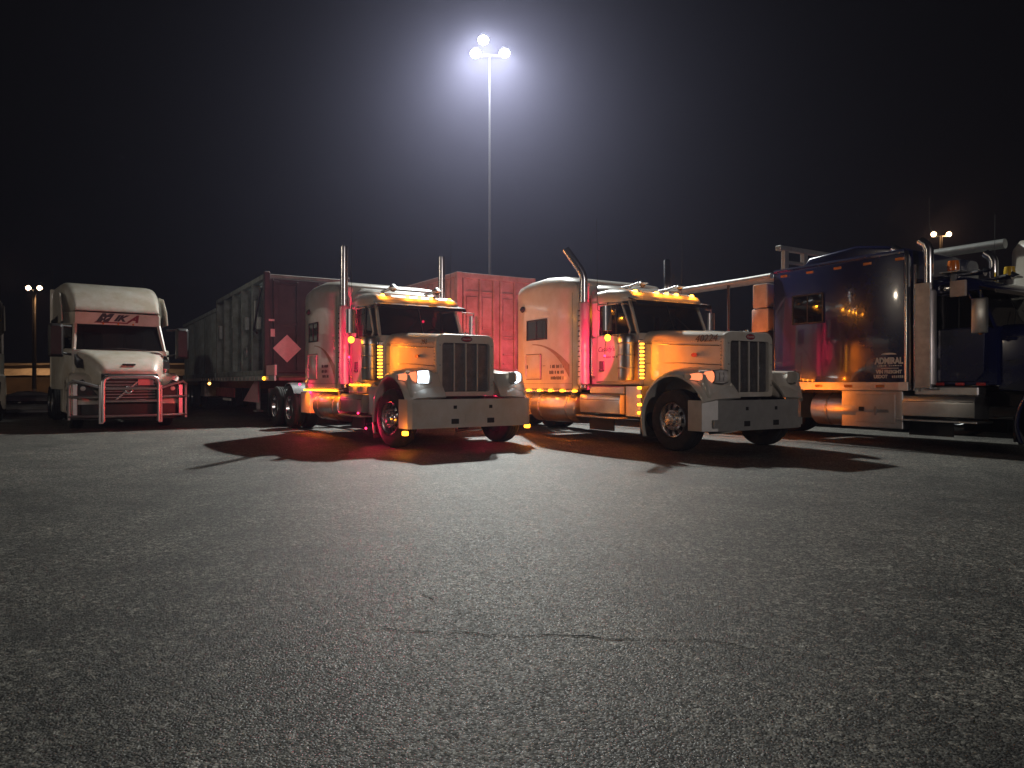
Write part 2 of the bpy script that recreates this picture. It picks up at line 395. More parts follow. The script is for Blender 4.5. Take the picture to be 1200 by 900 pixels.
    mb = MB(); mb.tube([(-1.14, 0, cz-.02), (-1.42, 0, 2.70)], .014, 8); mb.put('window_pillar', M['black'], cab)
    mb = MB(); mb.slab([(-1.46, -.93, 2.74), (-1.46, .93, 2.74), (-1.16, .97, 2.655), (-1.16, -.97, 2.655)], .022); mb.slab([(-1.16, -.97, 2.655), (-1.16, .97, 2.655), (-1.145, .97, 2.60), (-1.145, -.97, 2.60)], .018)
    mb.put('sun_visor', M['visor'], roof)
    for s in (-1, 1):
        mb = MB(); q = [(-1.15, s*.02, cz+.01), (-1.20, s*.88, cz), (-1.46, s*.85, 2.69), (-1.41, s*.02, 2.70)]; mb.slab(q, .012); mb.put('windshield', M['glass'], cab)
        mb = MB(); mb.tube([(-1.10, s*.45, cz+.02), (-1.22, s*.10, cz+.32)], .008, 6); mb.put('wiper', M['black'], cab)
        # door
        mb = MB(); y0, y1 = sorted((s*1.018, s*1.045)); mb.prism([(-2.20, 1.16), (-1.42, 1.16), (-1.30, 1.30), (-1.28, 2.04), (-2.20, 2.04)], 'y', y0, y1, .008); dr = mb.put('door', pm, t)
        mb = MB(); mb.tube([(-2.2, s*1.02, 2.04), (-2.2, s*1.0, 2.64), (-1.56, s*.97, 2.64), (-1.30, s*.99, 2.12), (-1.30, s*1.02, 2.04), (-2.2, s*1.02, 2.04)], .02, 6); mb.put('window_frame', pm, dr)
        mb = MB(); mb.slab([(-2.2, s*.985, 2.05), (-1.30, s*.985, 2.05), (-1.55, s*.965, 2.63), (-2.2, s*.985, 2.63)], .01); mb.put('window', M['glassd'], dr)
        mb = MB(); mb.tube([(-1.70, s*.99, 2.05), (-1.70, s*.985, 2.63)], .012, 6); mb.put('window_divider', M['black'], dr)
        mb = MB(); mb.box(-2.12, -1.98, s*1.052-.012, s*1.052+.012, 1.36, 1.56, .008); mb.box(-2.12, -2.02, s*1.058-.018, s*1.058+.018, 1.36, 1.40, .006); mb.put('door_handle', M['black'], dr)
        # grab bar
        mb = MB(); mb.tube([(-2.30, s*1.03, 1.25), (-2.30, s*1.10, 1.28), (-2.30, s*1.10, 2.0), (-2.30, s*1.03, 2.03)], .014, 8); mb.put('grab_bar', M['chrome'], t)
        # air cleaner
        if not P.get('noair'): mb = MB(); mb.lathe([(.001, 1.17), (.14, 1.19), (.155, 1.24), (.155, 1.86), (.17, 1.88), (.17, 1.97), (.14, 2.02), (.05, 2.05), (.001, 2.05)], (-1.34, s*1.05, 0), 'z', 24); ac = mb.put('air_cleaner', M['alu'], t)
        for z in (() if P.get('noair') else (1.4, 1.64)): mb = MB(); mb.lathe([(.157, z), (.162, z+.005), (.162, z+.025), (.157, z+.03)], (-1.34, s*1.05, 0), 'z', 24); mb.put('band', M['steel'], ac)
        if not P.get('noair'): mb = MB(); mb.box(-1.09, -1.03, s*.95-.05, s*.95+.05, 1.20, 1.93, .01); br = mb.put('light_bar', M['chrome'], ac)
        # mirror
        mb = MB(); mx, my, mw = P.get('mirror', (-1.50, 1.36, .0))
        mb.tube([(-1.35, s*1.0, 2.60), (mx, s*my, 2.62), (mx, s*my, 2.02), (-1.30, s*1.04, 1.98)], .012, 8); ma = mb.put('mirror_arm', M['chrome'], t)
        mb = MB(); mb.loft([[(mx-.015+.05*math.cos(a)*1.0 if math.cos(a) > 0 else mx-.015, s*(my)+.10*math.sin(a), z) for a in [k*math.pi/8 for k in range(16)]] for z in (2.10, 2.56)]) if not mw else mb.box(mx-mw, mx+mw, min(s*my, s*(my+.06)), max(s*my, s*(my+.06)), 1.93, 2.50, .025, 2); mb.put('mirror', M['alu'], ma)
        mb = MB(); mb.ball((mx, s*my, 1.97), .062, 12, (.7, 1, 1)); mk = mb.put('marker_lamp', M['ledhot'] if s < 0 and P.get('lights') else M['lensa'], ma)
        if s < 0 and P.get('lights'): spot('marker_glow', (mx, s*(my+.09), 1.97), 6, (1, .25, .012), mk, .03)
        # exhaust stack
        sx, sy = P.get('stackx', -2.52), s*1.13
        top = P['stack']
        path = [(sx, sy, 1.04), (sx, sy, 3.15)] + ([(sx, sy, 3.90), (sx-.004, sy, 3.95)] if top == 'straight' else [(sx, sy, 3.20), (sx-.015, sy+s*.012, 3.28), (sx-.06, sy+s*.05, 3.40), (sx-.27, sy+s*.24, 3.80)] if top == 'elbow' else [(sx, sy, 3.42), (sx-.04, sy, 3.52), (sx-.14, sy, 3.60)])
        mb = MB(); mb.tube(path, .078, 20, cap=False); mb.tube([tuple(Vector(p)) for p in path[-2:]], .070, 16, cap=False); ex = mb.put('exhaust_stack', M['chrome'], t)
        mb = MB(); mb.lathe([(.10, 1.10), (.118, 1.12), (.118, 2.70), (.10, 2.73)], (sx, sy, 0), 'z', 24); hs = mb.put('heat_shield', M['shield'], ex)
        mb = MB()
        for k in range(14): mb.box(sx-.03, sx+.03, sy+s*.112, sy+s*.1215, 1.25+k*.10, 1.27+k*.10)
        tag(mb.put('vent_slots', M['black'], hs), kind='stuff')
        # fuel tank
        r = .315; mb = MB(); mb.lathe([(.001, -4.40), (.2, -4.39), (r-.02, -4.37), (r, -4.34), (r, -2.78), (r-.02, -2.75), (.2, -2.73), (.001, -2.72)], (0, s*.90, .63), 'x', 32); ft = mb.put('fuel_tank', M['alu'], t)
        for x in (-4.05, -3.05): mb = MB(); mb.lathe([(r+.001, x), (r+.008, x+.003), (r+.008, x+.045), (r+.001, x+.048)], (0, s*.90, .63), 'x', 32); mb.put('strap', M['steel'], ft)
        mb = MB(); mb.tube([(-2.95, s*1.05, .90), (-2.95, s*1.09, .99)], .05, 12); mb.put('fuel_cap', M['steel'], ft)
        # step box
        y0, y1 = sorted((s*.72, s*1.20)); mb = MB(); mb.prism([(y0, .52), (y1, .56), (y1, .80), (y1-.02, .92), (y0, .92)] if s > 0 else [(y1, .52), (y0, .56), (y0, .80), (y0+.02, .92), (y1, .92)], 'x', -2.56, -1.36, .012); sb = mb.put('step_box', M['alu'], t)
        mb = MB(); mb.box(-2.60, -1.30, min(s*.7, s*1.25), max(s*.7, s*1.25), .475, .51, .006); mb.put('step_plate', M['alu'], sb)
        mb = MB(); mb.box(-2.54, -1.38, s*1.203-.004, s*1.203+.004, .815, .825); mb.put('step_groove', M['black'], sb)
        mb = MB(); mb.box(-2.40, -1.36, min(s*.80, s*1.08), max(s*.80, s*1.08), .925, 1.08, .02); mb.put('upper_step', M['alu'], sb)
        if not P.get('noair'): mb = MB(); mb.box(-1.33, -.90, min(s*.62, s*1.08), max(s*.62, s*1.08), .52, 1.08, .01); cp = mb.put('cowl_panel', M['alu'], t)
        # under-step flap, quarter fenders, chassis box
        mb = MB(); mb.box(-2.55, -1.8, s*.95-.01, s*.95+.01, .22, .47); mb.put('splash_flap', M['black'], t)
        mb = MB(); rg = []
        for k in range(9):
            a = R(35+k*12); rg.append([(-5.55-.62*0+(.60+d)*math.cos(a)-.70, s*yy, .52+(.60+d)*math.sin(a)) for yy, d in ((.80, 0), (1.23, 0), (1.23, .02), (.80, .02))])
        mb.loft(rg); mb.put('quarter_fender', M['chrome'], t)
        mb = MB(); mb.box(-5.45, -4.75, min(s*.55, s*1.15), max(s*.55, s*1.15), .42, .93, .015); mb.put('chassis_box', M['white'], t)
        mb = MB(); mb.box(-8.32, -8.29, min(s*.62, s*1.2), max(s*.62, s*1.2), .25, .98); mb.put('rear_mudflap', M['black'], t)
        mb = MB(); mb.box(-8.38, -8.34, s*.8-.1, s*.8+.1, .82, .92, .01); mb.put('tail_lamp', M['redled'] if P.get('lights') else M['lensr'], t)
        mb = MB(); mb.tube([(-2.1, s*1.0, 2.5), (-2.1, s*1.12, 2.55), (-2.1, s*1.14, 3.9+.4)], [.008, .006, .003], 5); mb.put('antenna', M['black'], t)
    # interior
    mb = MB(); mb.box(-1.55, -1.22, -.88, .88, 1.85, 2.10, .04, 2); mb.put('dashboard', M['dark'], cab)
    for s in (-1, 1):
        mb = MB(); mb.box(-2.25, -2.08, s*.48-.23, s*.48+.23, 1.7, 2.45, .06, 2); mb.box(-2.2, -1.75, s*.48-.24, s*.48+.24, 1.55, 1.72, .05, 2); mb.put('seat', M['dark'], cab)
    mb = MB(); rg = []
    for k in range(20):
        a = 2*math.pi*k/20; c_ = Vector((-1.72+.09*math.sin(a), .48+.21*math.cos(a), 2.05+.2*math.sin(a))); d = Vector((.1*math.sin(a), math.cos(a), .95*math.sin(a))).normalized()
        ax = Vector((.9, 0, -.42)); rg.append([c_+(d*math.cos(q)+ax*math.sin(q))*.016 for q in [j*math.pi/3 for j in range(6)]])
    mb.loft(rg, caps=False, cyclic=True); mb.put('steering_wheel', M['black'], cab)
    if P.get('hang'): mb = MB(); mb.box(-1.72, -1.66, -.02, .10, 2.15, 2.42, .02); mb.put('hanging_pennant', M['red'], cab)
    # roof lights and horns
    for y in P['roofy']:
        mb = MB(); mb.ball((-1.50, y, 2.855), .055, 10, (1.5, .8, .6)); rl = mb.put('roof_light', M['chrome'], roof)
        mb = MB(); mb.ball((-1.445, y, 2.86), .045, 10, (1.0, 1.0, .75)); ln = mb.put('lens', M['ledroof'] if P.get('lights') else M['lensa'], rl)
        if P.get('lights'): spot('roof_lamp', (-1.385, y, 2.875), 5, (1, .30, .015), ln, .02)
    for y in (-.48, .50):
        mb = MB(); mb.tube([(-2.5, y, 3.02), (-1.85, y, 3.02), (-1.62, y, 3.03), (-1.52, y, 3.035), (-1.53, y, 3.035)], [.018, .03, .055, .105, .08], 16); mb.tube([(-2.2, y, 3.0), (-2.2, y, 2.92)], .012, 6); mb.put('air_horn', M['chrome'], roof)
    # sleeper
    xr, xf, w_, prof = P['sleeper']
    mb = MB(); secs = []
    for X, wd, z1, r in prof: secs.append(ring(X, wd, 1.0, z1, r, .03, 6))
    mb.loft(secs); sl = mb.put('sleeper', pm, t, 50)
    return t, dict(cab=cab, roof=roof, sleeper=sl, hood=h, bumper=bu)
def sleeper_seams(sl, xs, y=1.2, z0=1.02, z1=2.95):
    for s in (-1, 1):
        for x in xs: mb = MB(); mb.box(x-.004, x+.004, s*y-.0025, s*y+.0025, z0, z1); mb.put('panel_seam', M['black'], sl)
        mb = MB(); mb.box(xs[0], xs[-1], s*y-.002, s*y+.002, 1.12, 1.125); mb.put('panel_seam', M['black'], sl)
def sleeper_fit(sl, s=-1, win=(-4.46, -3.70, 2.06, 2.50), hatch=(-4.49, -3.92, 1.22, 1.75), y=1.2, stripe=True, name=True, trimled=True):
    a, b, c, d = win; Y = s*y
    mb = MB(); mb.box(a, b, min(Y, Y+s*.012), max(Y, Y+s*.012), c, d, .02); wn = mb.put('window', M['glassd'], sl)
    mb = MB()
    for p in ((a, a+.03, c, d), (b-.03, b, c, d), (a, b, c, c+.03), (a, b, d-.03, d), ((a+b)/2-.012, (a+b)/2+.012, c, d)):
        mb.box(p[0], p[1], min(Y, Y+s*.022), max(Y, Y+s*.022), p[2], p[3])
    mb.put('window_frame', M['black'], wn)
    if hatch:
        a, b, c, d = hatch
        mb = MB(); mb.box(a-.012, b+.012, min(Y, Y+s*.004), max(Y, Y+s*.004), c-.012, d+.012, .0); mb.put('hatch_seal', M['black'], sl)
        mb = MB(); mb.box(a, b, min(Y, Y+s*.012), max(Y, Y+s*.012), c, d, .03, 2); hd = mb.put('hatch_door', sl.data.materials[0], sl)
        mb = MB(); mb.box(a+.03, a+.07, Y+s*.008-.01, Y+s*.008+.01, (c+d)/2-.04, (c+d)/2+.04, .004); mb.put('latch', M['black'], hd)
    if stripe:
        mb = MB(); P = []; n_ = 14
        for k in range(n_+1): u = k/n_; P.append((-4.25+1.35*u, 1.98-.05*u-.42*u**2.2))
        for k in range(n_, -1, -1): u = k/n_; P.append((-4.25+1.35*u, 1.98-.10*u-.62*u**2.6-.02))
        half = n_+1
        for k in range(n_):
            q = [P[k], P[k+1], P[2*half-2-k], P[2*half-1-k]]
            mb.prism(q, 'y', Y, Y+s*.003)
        mb.put('swoosh_stripe', M['brown'], sl)
    mb = MB(); mb.tube([(-4.62, Y, 2.76), (-4.62, Y+s*.05, 2.78)], [.075, .055], 14); mb.put('cab_vent', M['black'], sl)

H_RIG = R(-90+31.8)
def place(t_pw, ang):
    h = Vector((math.sin(R(ang)), -math.cos(R(ang)))); n = Vector((math.cos(R(ang)), math.sin(R(ang))))
    o = Vector(t_pw)+1.22*n
    return (o.x, o.y, 0), R(-90+ang), h, n
def profile_round(xr, xf=-2.62):
    return [(xr, 1.15, 3.24, .20), (xr+.04, 1.19, 3.31, .24), (xr+.35, 1.2, 3.37, .26), (xr+1.0, 1.2, 3.40, .27), (xr+1.6, 1.2, 3.35, .27), (xf-.10, 1.2, 3.22, .26), (xf, 1.17, 3.15, .25), (xf+.02, .90, 3.12, .25), (-2.2, .88, 3.06, .22), (-1.95, .80, 2.98, .15)]

# ---------------------------------------------------------------- truck 1: white, lamps lit
L1, r1, h1, n1 = place((-2.16, 12.50), 33.2)
roofy = (-.74, -.20, .06, .32, .74)
T1, K1 = conventional(L1, r1, 'white long-nose semi truck with bright white headlamps lit, pulling the grey boxes', dict(
    paint='white', bumpmat='white', stack='straight', roofy=roofy, lit=True, turnlit=True, lights=True, steer=R(6), group='white long-nose trucks',
    sleeper=(-5.0, -2.62, 1.2, profile_round(-5.0)), bumper=((0, .84), (.8, .84), (1.16, .82), (1.235, .78), (1.245, .45))))
sl = K1['sleeper']
sleeper_fit(sl, win=(-4.62, -3.98, 2.06, 2.50), hatch=(-4.66, -4.05, 1.22, 1.78))
sleeper_fit(sl, 1)
sleeper_seams(sl, (-4.95, -2.80))
word_bars(3, -3.75, 1.50, -1.201, .07, .11, M['ink'], sl, width=.5)
for q in (-1, 1):
    f_ = q > 0
    led_row(T1, [(-4.95+k*.155, q*1.215, .975) for k in range(15)], (.075, .03, .035), M['ledfar' if f_ else 'led'], power=48 if f_ else 42, every=3, off=(0, q*.045, 0), aim=(0, q, .12) if f_ else (0, .45, -.5), cone=145)
    led_row(T1, [(-2.28+k*.19, q*1.09, 1.10) for k in range(6)], (.07, .03, .035), M['ledfar' if f_ else 'led'], power=45 if f_ else 26, every=3, off=(0, q*.045, 0), aim=(0, q, .15) if f_ else (0, .6, -.4), cone=145)
    led_row(T1, [(-.995, q*.98, 1.25+k*.064) for k in range(10)], (.035, .10, .028), M['ledcol'], 'amber_light', power=38, every=3, off=(.05, 0, 0), aim=(1, -q*.75, .25), cone=120)
mb = MB(); mb.box(-5.0, -2.62, -1.20, -1.10, .955, .998, .004); mb.put('light_rail', M['alu'], T1)
mb = MB(); mb.box(-2.36, -1.18, -1.075, -1.0, 1.08, 1.125, .004); mb.put('light_rail', M['alu'], T1)
text('292', .13, M['ink'], K1['hood'], (.16, -.628, 1.87), (R(90), 0, R(8)), shear=.2)
mb = MB(); mb.box(.70, .80, -1.30, -1.22, .26, .33, .01); spot('marker_glow', (.75, -1.33, .29), 5, (1, .25, .012), mb.put('marker_lamp', M['ledhot'], T1), .03)
mb = MB(); mb.box(.62, .72, 1.22, 1.30, .30, .37, .01); spot('marker_glow', (.67, 1.34, .33), 6, (1, .25, .012), mb.put('marker_lamp', M['ledhot'], T1), .03)
mb = MB(); mb.box(-.74, -.71, -1.22, -.98, .12, .42); mb.put('mudguard_tip', M['redframe'], T1)

# ---------------------------------------------------------------- truck 2: white, elbow stacks
L2, r2, h2, n2 = place((2.67, 11.86), 31.8)
T2, K2 = conventional(L2, r2, 'white long-nose semi truck numbered 40224 with slanted exhaust stacks', dict(
    paint='white', bumpmat='satin', stack='elbow', roofy=roofy, lights=True, turnlit=True, hang=True, plate=False, group='white long-nose trucks',
    sleeper=(-4.9, -2.62, 1.2, profile_round(-4.9))))
sl = K2['sleeper']
sleeper_fit(sl); sleeper_fit(sl, 1)
sleeper_seams(sl, (-4.85, -2.80))
word_bars(1, -3.95, 1.50, -1.201, .015, .1, M['ink'], sl, width=.25)
word_bars(3, -3.62, 1.48, -1.201, .075, .12, M['ink'], sl, width=.55)
text("40224", .17, M['ink'], K2['hood'], (.20, -.632, 1.89), (R(90), 0, R(7.5)), shear=.25, sx=1.05)
text("Cassidy's", .135, M['ink'], K2['cab'], (-1.93, -1.050, 1.78), SIDE, shear=.3)
word_bars(1, -2.05, 1.63, -1.050, .035, .1, M['ink'], K2['cab'], width=.5)
for q in (-1, 1):
    f_ = q > 0
    led_row(T2, [(-4.82+k*.42, q*1.215, .975) for k in range(6)], (.12, .03, .045), M['ledfar' if f_ else 'led'], power=34 if f_ else 30, off=(0, q*.045, 0), aim=(0, q, -.02) if f_ else (0, .45, -.5), cone=145)
    led_row(T2, [(-.995, q*.98, 1.23+k*.068) for k in range(10)], (.035, .10, .034), M['ledcol'], 'amber_light', power=38, every=3, off=(.05, 0, 0), aim=(1, -q*.75, .25), cone=120)
    led_row(T2, [(-.93, q*1.10, .60+k*.15) for k in range(4)], (.10, .03, .045), M['ledfar' if f_ else 'led'], 'amber_light', power=24 if f_ else 12, off=(0, q*.045, 0), aim=(-.3, q, .0) if f_ else (-1, .5, .1), cone=150)
led_row(T2, [(-2.60, -1.16, 1.35+k*.22) for k in range(6)], (.04, .02, .06), M['led'], 'amber_light', power=2, every=2, off=(.05, 0, 0))
mb = MB(); mb.ball((-2.60, -1.05, 2.52), .08, 12, (.5, .5, 1.3)); spot('cab_glow', (-2.53, -1.12, 2.52), 3, (1, .25, .012), mb.put('cab_lamp', M['led'], T2), .03)
mb = MB(); mb.ball((-1.60, .22, 2.40), .028, 8); mb.put('red_lamp_reflection', M['redled'], K1['cab'])  # glowing ball added for a red lamp's reflection in the windshield
mb = MB(); mb.box(-4.9, -2.62, -1.20, -1.10, .955, .998, .004); mb.put('light_rail', M['alu'], T2)

# ---------------------------------------------------------------- truck 3: blue with a long square sleeper
pw3 = Vector((2.67, 11.86))+3.9*n2+4.2*h2
L3, r3, h3, n3 = place(pw3, 31.8)
xr3, xf3 = -5.23, -2.40
T3, K3 = conventional(L3, r3, 'dark blue semi truck with tall square sleeper and white lettering', dict(
    paint='blue', trim='blue', grillemat='chrome', bumpmat='chrome', stack='curl', stackx=-2.12, roofy=(), noair=True, mirror=(-1.22, 1.30, .12), lights=False,
    sleeper=(xr3, xf3, 1.2, [(xr3, 1.17, 3.44, .07), (xr3+.03, 1.2, 3.48, .09), (xf3-.12, 1.2, 3.50, .09), (xf3, 1.17, 3.46, .12), (xf3+.02, .95, 3.2, .12)])))
sl = K3['sleeper']
sleeper_fit(sl, win=(-4.78, -4.07, 2.31, 2.90), hatch=None, stripe=False)
sleeper_fit(sl, 1, win=(-4.78, -4.07, 2.31, 2.90), hatch=None, stripe=False)
mb = MB(); mb.box(xr3+.02, xf3-.02, -1.235, -1.15, 1.0, 1.155, .006); sk = mb.put('side_skirt', M['alu'], T3)
led_row(sk, [(xr3+.45+k*.62, -1.24, 1.08) for k in range(4)], (.16, .02, .05), M['lensa'], 'marker_light')
led_row(sl, [(xr3+.25+k*.60, -1.205, 3.33) for k in range(5)], (.16, .03, .05), M['lensa'], 'marker_light')
mb = MB(); mb.tube([(xr3, -1.17, 3.44), (xf3-.1, -1.17, 3.46)], .045, 8); mb.tube([(xr3+.01, -1.17, 1.02), (xr3+.01, -1.17, 3.44)], .03, 8); mb.put('corner_moulding', M['blue'], sl)
mb = MB(); mb.box(-3.70, -2.53, -1.20, -.55, .32, 1.0, .012); tb = mb.put('tool_box', M['alu'], T3)
mb = MB(); mb.box(-3.40, -2.66, -1.212, -1.2, .42, .93, .004); td = mb.put('tool_box_door', M['alu'], tb)
mb = MB(); mb.box(-3.34, -3.24, -1.225, -1.21, .62, .70, .003); mb.put('latch', M['black'], td)
mb = MB(); mb.tube([(-2.46, -1.16, 1.02), (-2.46, -1.16, 3.32), (-2.50, -1.13, 3.42), (-2.75, -1.10, 3.56)], .062, 14); mb.tube([(-2.33, -1.17, 1.0), (-2.33, -1.17, 3.2)], .02, 8); mb.put('corner_tube', M['chrome'], T3)
mb = MB(); mb.box(-2.28, -2.02, -1.27, -1.245, 1.05, 2.85, .006); mb.put('stack_guard', M['steel'], T3)
text('ADMIRAL', .155, M['inkw'], sl, (-2.78, -1.203, 1.53), SIDE, sx=.78, depth=.003, bold=.007)
mb = MB(); mb.prism([(-2.78+.14*math.cos(a), 1.645+.035*math.sin(a)) for a in [k*math.pi/10 for k in range(11)]], 'y', -1.203, -1.200); mb.box(-2.92, -2.60, -1.203, -1.2, 1.395, 1.408); mb.put('emblem', M['inkw'], sl)
word_bars(1, -3.05, 1.445, -1.201, .02, .1, M['inkw'], sl, width=.55)
text('VIN FREIGHT', .085, M['inkw'], sl, (-2.78, -1.203, 1.335), SIDE, sx=.95, depth=.003, bold=.004)
text('USDOT', .085, M['inkw'], sl, (-2.93, -1.203, 1.25), SIDE, sx=.9, depth=.003, bold=.004)
word_bars(1, -2.74, 1.25, -1.201, .055, .1, M['inkw'], sl, width=.28)
# roof air unit on the sleeper
mb = MB(); mb.loft([ring(-4.75, .85, 3.48, 3.56, .03), ring(-4.6, .9, 3.48, 3.68, .05), ring(-3.6, .9, 3.48, 3.76, .06), ring(-2.9, .85, 3.48, 3.64, .05), ring(-2.6, .8, 3.48, 3.54, .03)]); mb.put('roof_air_unit', M['blue'], T3)
for (x, y, z, m_) in ((-1.82, -.92, 3.03, 'beacon'), (-1.76, .92, 3.08, 'beacony')):
    mb = MB(); mb.lathe([(.001, z), (.09, z), (.092, z+.10), (.08, z+.18), (.001, z+.19)], (x, y, 0), 'z', 20); bc = mb.put('beacon', M[m_], T3)
    mb = MB(); mb.box(x-.16, x+.16, y-.14, y+.14, z-.03, z-.002, .004); mb.tube([(x, y, z-.03), (x, y, z-.30)], .05, 8); mb.put('beacon_bracket', M['steel'], bc)
mb = MB(); mb.box(-1.80, -1.55, -1.09, -1.03, 2.58, 2.85, .01); mb.put('beacon_plate', M['wbox'], T3)
led_row(T3, [(-1.95+k*.32, -1.10, 1.12) for k in range(3)], (.14, .02, .05), M['lensr'], 'marker_light')
mb = MB(); mb.ball((.1, -1.24, 1.75), .04, 8); mb.put('fender_marker', M['head'], T3)
# stacked white boxes behind the sleeper, and a rack standing over the frame
for z0, z1, x0, x1 in ((2.22, 2.72, -5.85, -5.42), (2.74, 3.25, -5.82, -5.45)):
    mb = MB(); mb.box(x0, x1, -1.15, -.62, z0, z1, .03, 2); bx = tag(mb.put('equipment_box', M['wbox'], None), 'off-white equipment box, %s of two stacked behind the blue sleeper' % ('lower' if z0 < 2.5 else 'upper'), 'equipment box', 'boxes stacked behind the blue sleeper')
    bx.location = L3; bx.rotation_euler = (0, 0, r3)
mb = MB(); mb.box(-5.86, -5.40, -1.15, -.62, 2.14, 2.215, .01); mb.box(-5.86, -5.80, -1.1, -.7, 1.0, 2.14, .01); mb.box(-5.46, -5.40, -1.1, -.7, 1.0, 2.14, .01); mb.put('box_stand', M['frame'], T3)
rk = thing('headache_rack', 'white steel rack standing above the back of the blue sleeper', 'rack', L3, r3)
mb = MB(); mb.box(-5.52, -5.38, -.78, .95, 3.98, 4.08, .01); mb.put('crossbar', M['galv'], rk)
for y in (-.55, .1):
    mb = MB(); mb.box(-5.50, -5.40, y-.07, y+.07, 1.0, 3.98, .01); mb.put('post', M['galv'], rk)
mb = MB(); mb.box(-5.50, -5.42, -.55, .1, 3.72, 3.78, .01); mb.put('crossbar', M['galv'], rk)

# ---------------------------------------------------------------- truck 4: white, mostly out of frame
pw4 = Vector((2.67, 11.86))+7.7*n2+6.97*h2
L4, r4, h4, n4 = place(pw4, 31.8)
T4, K4 = conventional(L4, r4, 'white semi truck with very tall sleeper beyond the blue truck', dict(
    paint='cream', stack='straight', stackx=-2.12, roofy=roofy, lights=False,
    sleeper=(-5.25, -2.4, 1.2, [(-5.25, 1.1, 3.92, .2), (-5.12, 1.2, 4.04, .24), (-3.6, 1.2, 4.06, .24), (-2.7, 1.2, 3.9, .24), (-2.4, 1.1, 3.5, .2)])))
sleeper_fit(K4['sleeper'], hatch=None, stripe=False)

# ---------------------------------------------------------------- trailers
def axle_set(t, xs, y=1.06):
    for x in xs:
        for s in (-1, 1): wheel(t, x, s*y, s, dual=True)
def trailer_frame(t, x0, x1, deck=1.30, m='frame', axles=(), gear=None):
    mb = MB()
    for s in (-1, 1): mb.box(x0, x1, s*.45-.05, s*.45+.05, deck-.42, deck-.08, .01)
    k = x0+.3
    while k < x1: mb.box(k-.04, k+.04, -1.15, 1.15, deck-.16, deck-.08); k += .6
    mb.put('chassis', M[m], t)
    axle_set(t, axles)
    for a in axles: mb = MB(); mb.tube([(a, -.9, .52), (a, .9, .52)], .08, 8); mb.put('axle', M['frame'], t)
    if gear is not None:
        for s in (-1, 1):
            mb = MB(); mb.box(gear-.06, gear+.06, s*.75-.06, s*.75+.06, .25, deck-.1, .01); mb.box(gear-.13, gear+.13, s*.75-.13, s*.75+.13, .20, .25); mb.put('landing_leg', M['galv'], t)

# trailer 1: flatbed under two grey boxes. Its corner sits behind truck 1.
org = Vector((-7.04, 20.2)); hh = Vector((math.sin(R(31.8)), -math.cos(R(31.8)))); nn = Vector((math.cos(R(31.8)), math.sin(R(31.8))))
o1 = org+1.22*nn
FB = thing('flatbed_trailer', 'flatbed trailer carrying grey steel boxes behind the first white truck', 'trailer', (o1.x, o1.y, 0), H_RIG)
trailer_frame(FB, -17.6, 1.3, 1.36, 'redframe', (-14.4, -15.7), -3.0)
PLK = None
k = 0; x = -17.6
plmb = MB(); plmb.box(-.145, .145, -1.2, 1.2, 1.285, 1.33, .004); plme = plmb.mesh('deck_plank', M['wood'], 30)
while x < 1.0:
    link('deck_plank', plme, FB, (x+.15, 0, random.uniform(-.003, .003))); x += .30
for s in (-1, 1):
    mb = MB(); mb.box(-17.6, 1.3, s*1.235-.025, s*1.235+.025, 1.19, 1.335, .005); sr = mb.put('side_rail', M['galv'], FB)
    mb = MB(); mb.box(-.02, .02, -.012, .012, -.05, .05); pk = mb.mesh('stake_pocket', M['wbox'], 30)
    for k in range(31): link('stake_pocket', pk, sr, (-17.3+k*.6, s*1.268, 1.262))
mb = MB(); mb.ball((-9.2, -1.27, 1.10), .055, 10); mb.put('marker_lamp', M['ledw'], FB)
mb = MB(); mb.ball((.2, -1.28, 1.26), .05, 10); mb.put('marker_lamp', M['led'], FB)
mb = MB(); mb.box(.35, 1.3, -1.25, -1.19, 1.34, 1.62, .005); mb.put('side_board', M['plac'], FB)
mb = MB(); mb.box(-12.6, -11.6, -1.1, -.5, .55, 1.15, .02); mb.put('tool_box', M['wbox'], FB)
mb = MB(); mb.prism([(-4.2, .52), (-2.0, .52), (-2.0, 1.18), (-2.5, 1.18)], 'y', -.98, -.93); mb.put('side_wedge', M['plac'], FB)
mb = MB(); mb.box(-8.8, -5.2, -1.1, -1.04, .62, .95, .01); mb.put('side_guard', M['redframe'], FB)
mb = MB(); mb.box(-7.0, -5.6, -1.15, -1.10, .50, .58, .01); mb.put('reflector_strip', M['inkw'], FB)

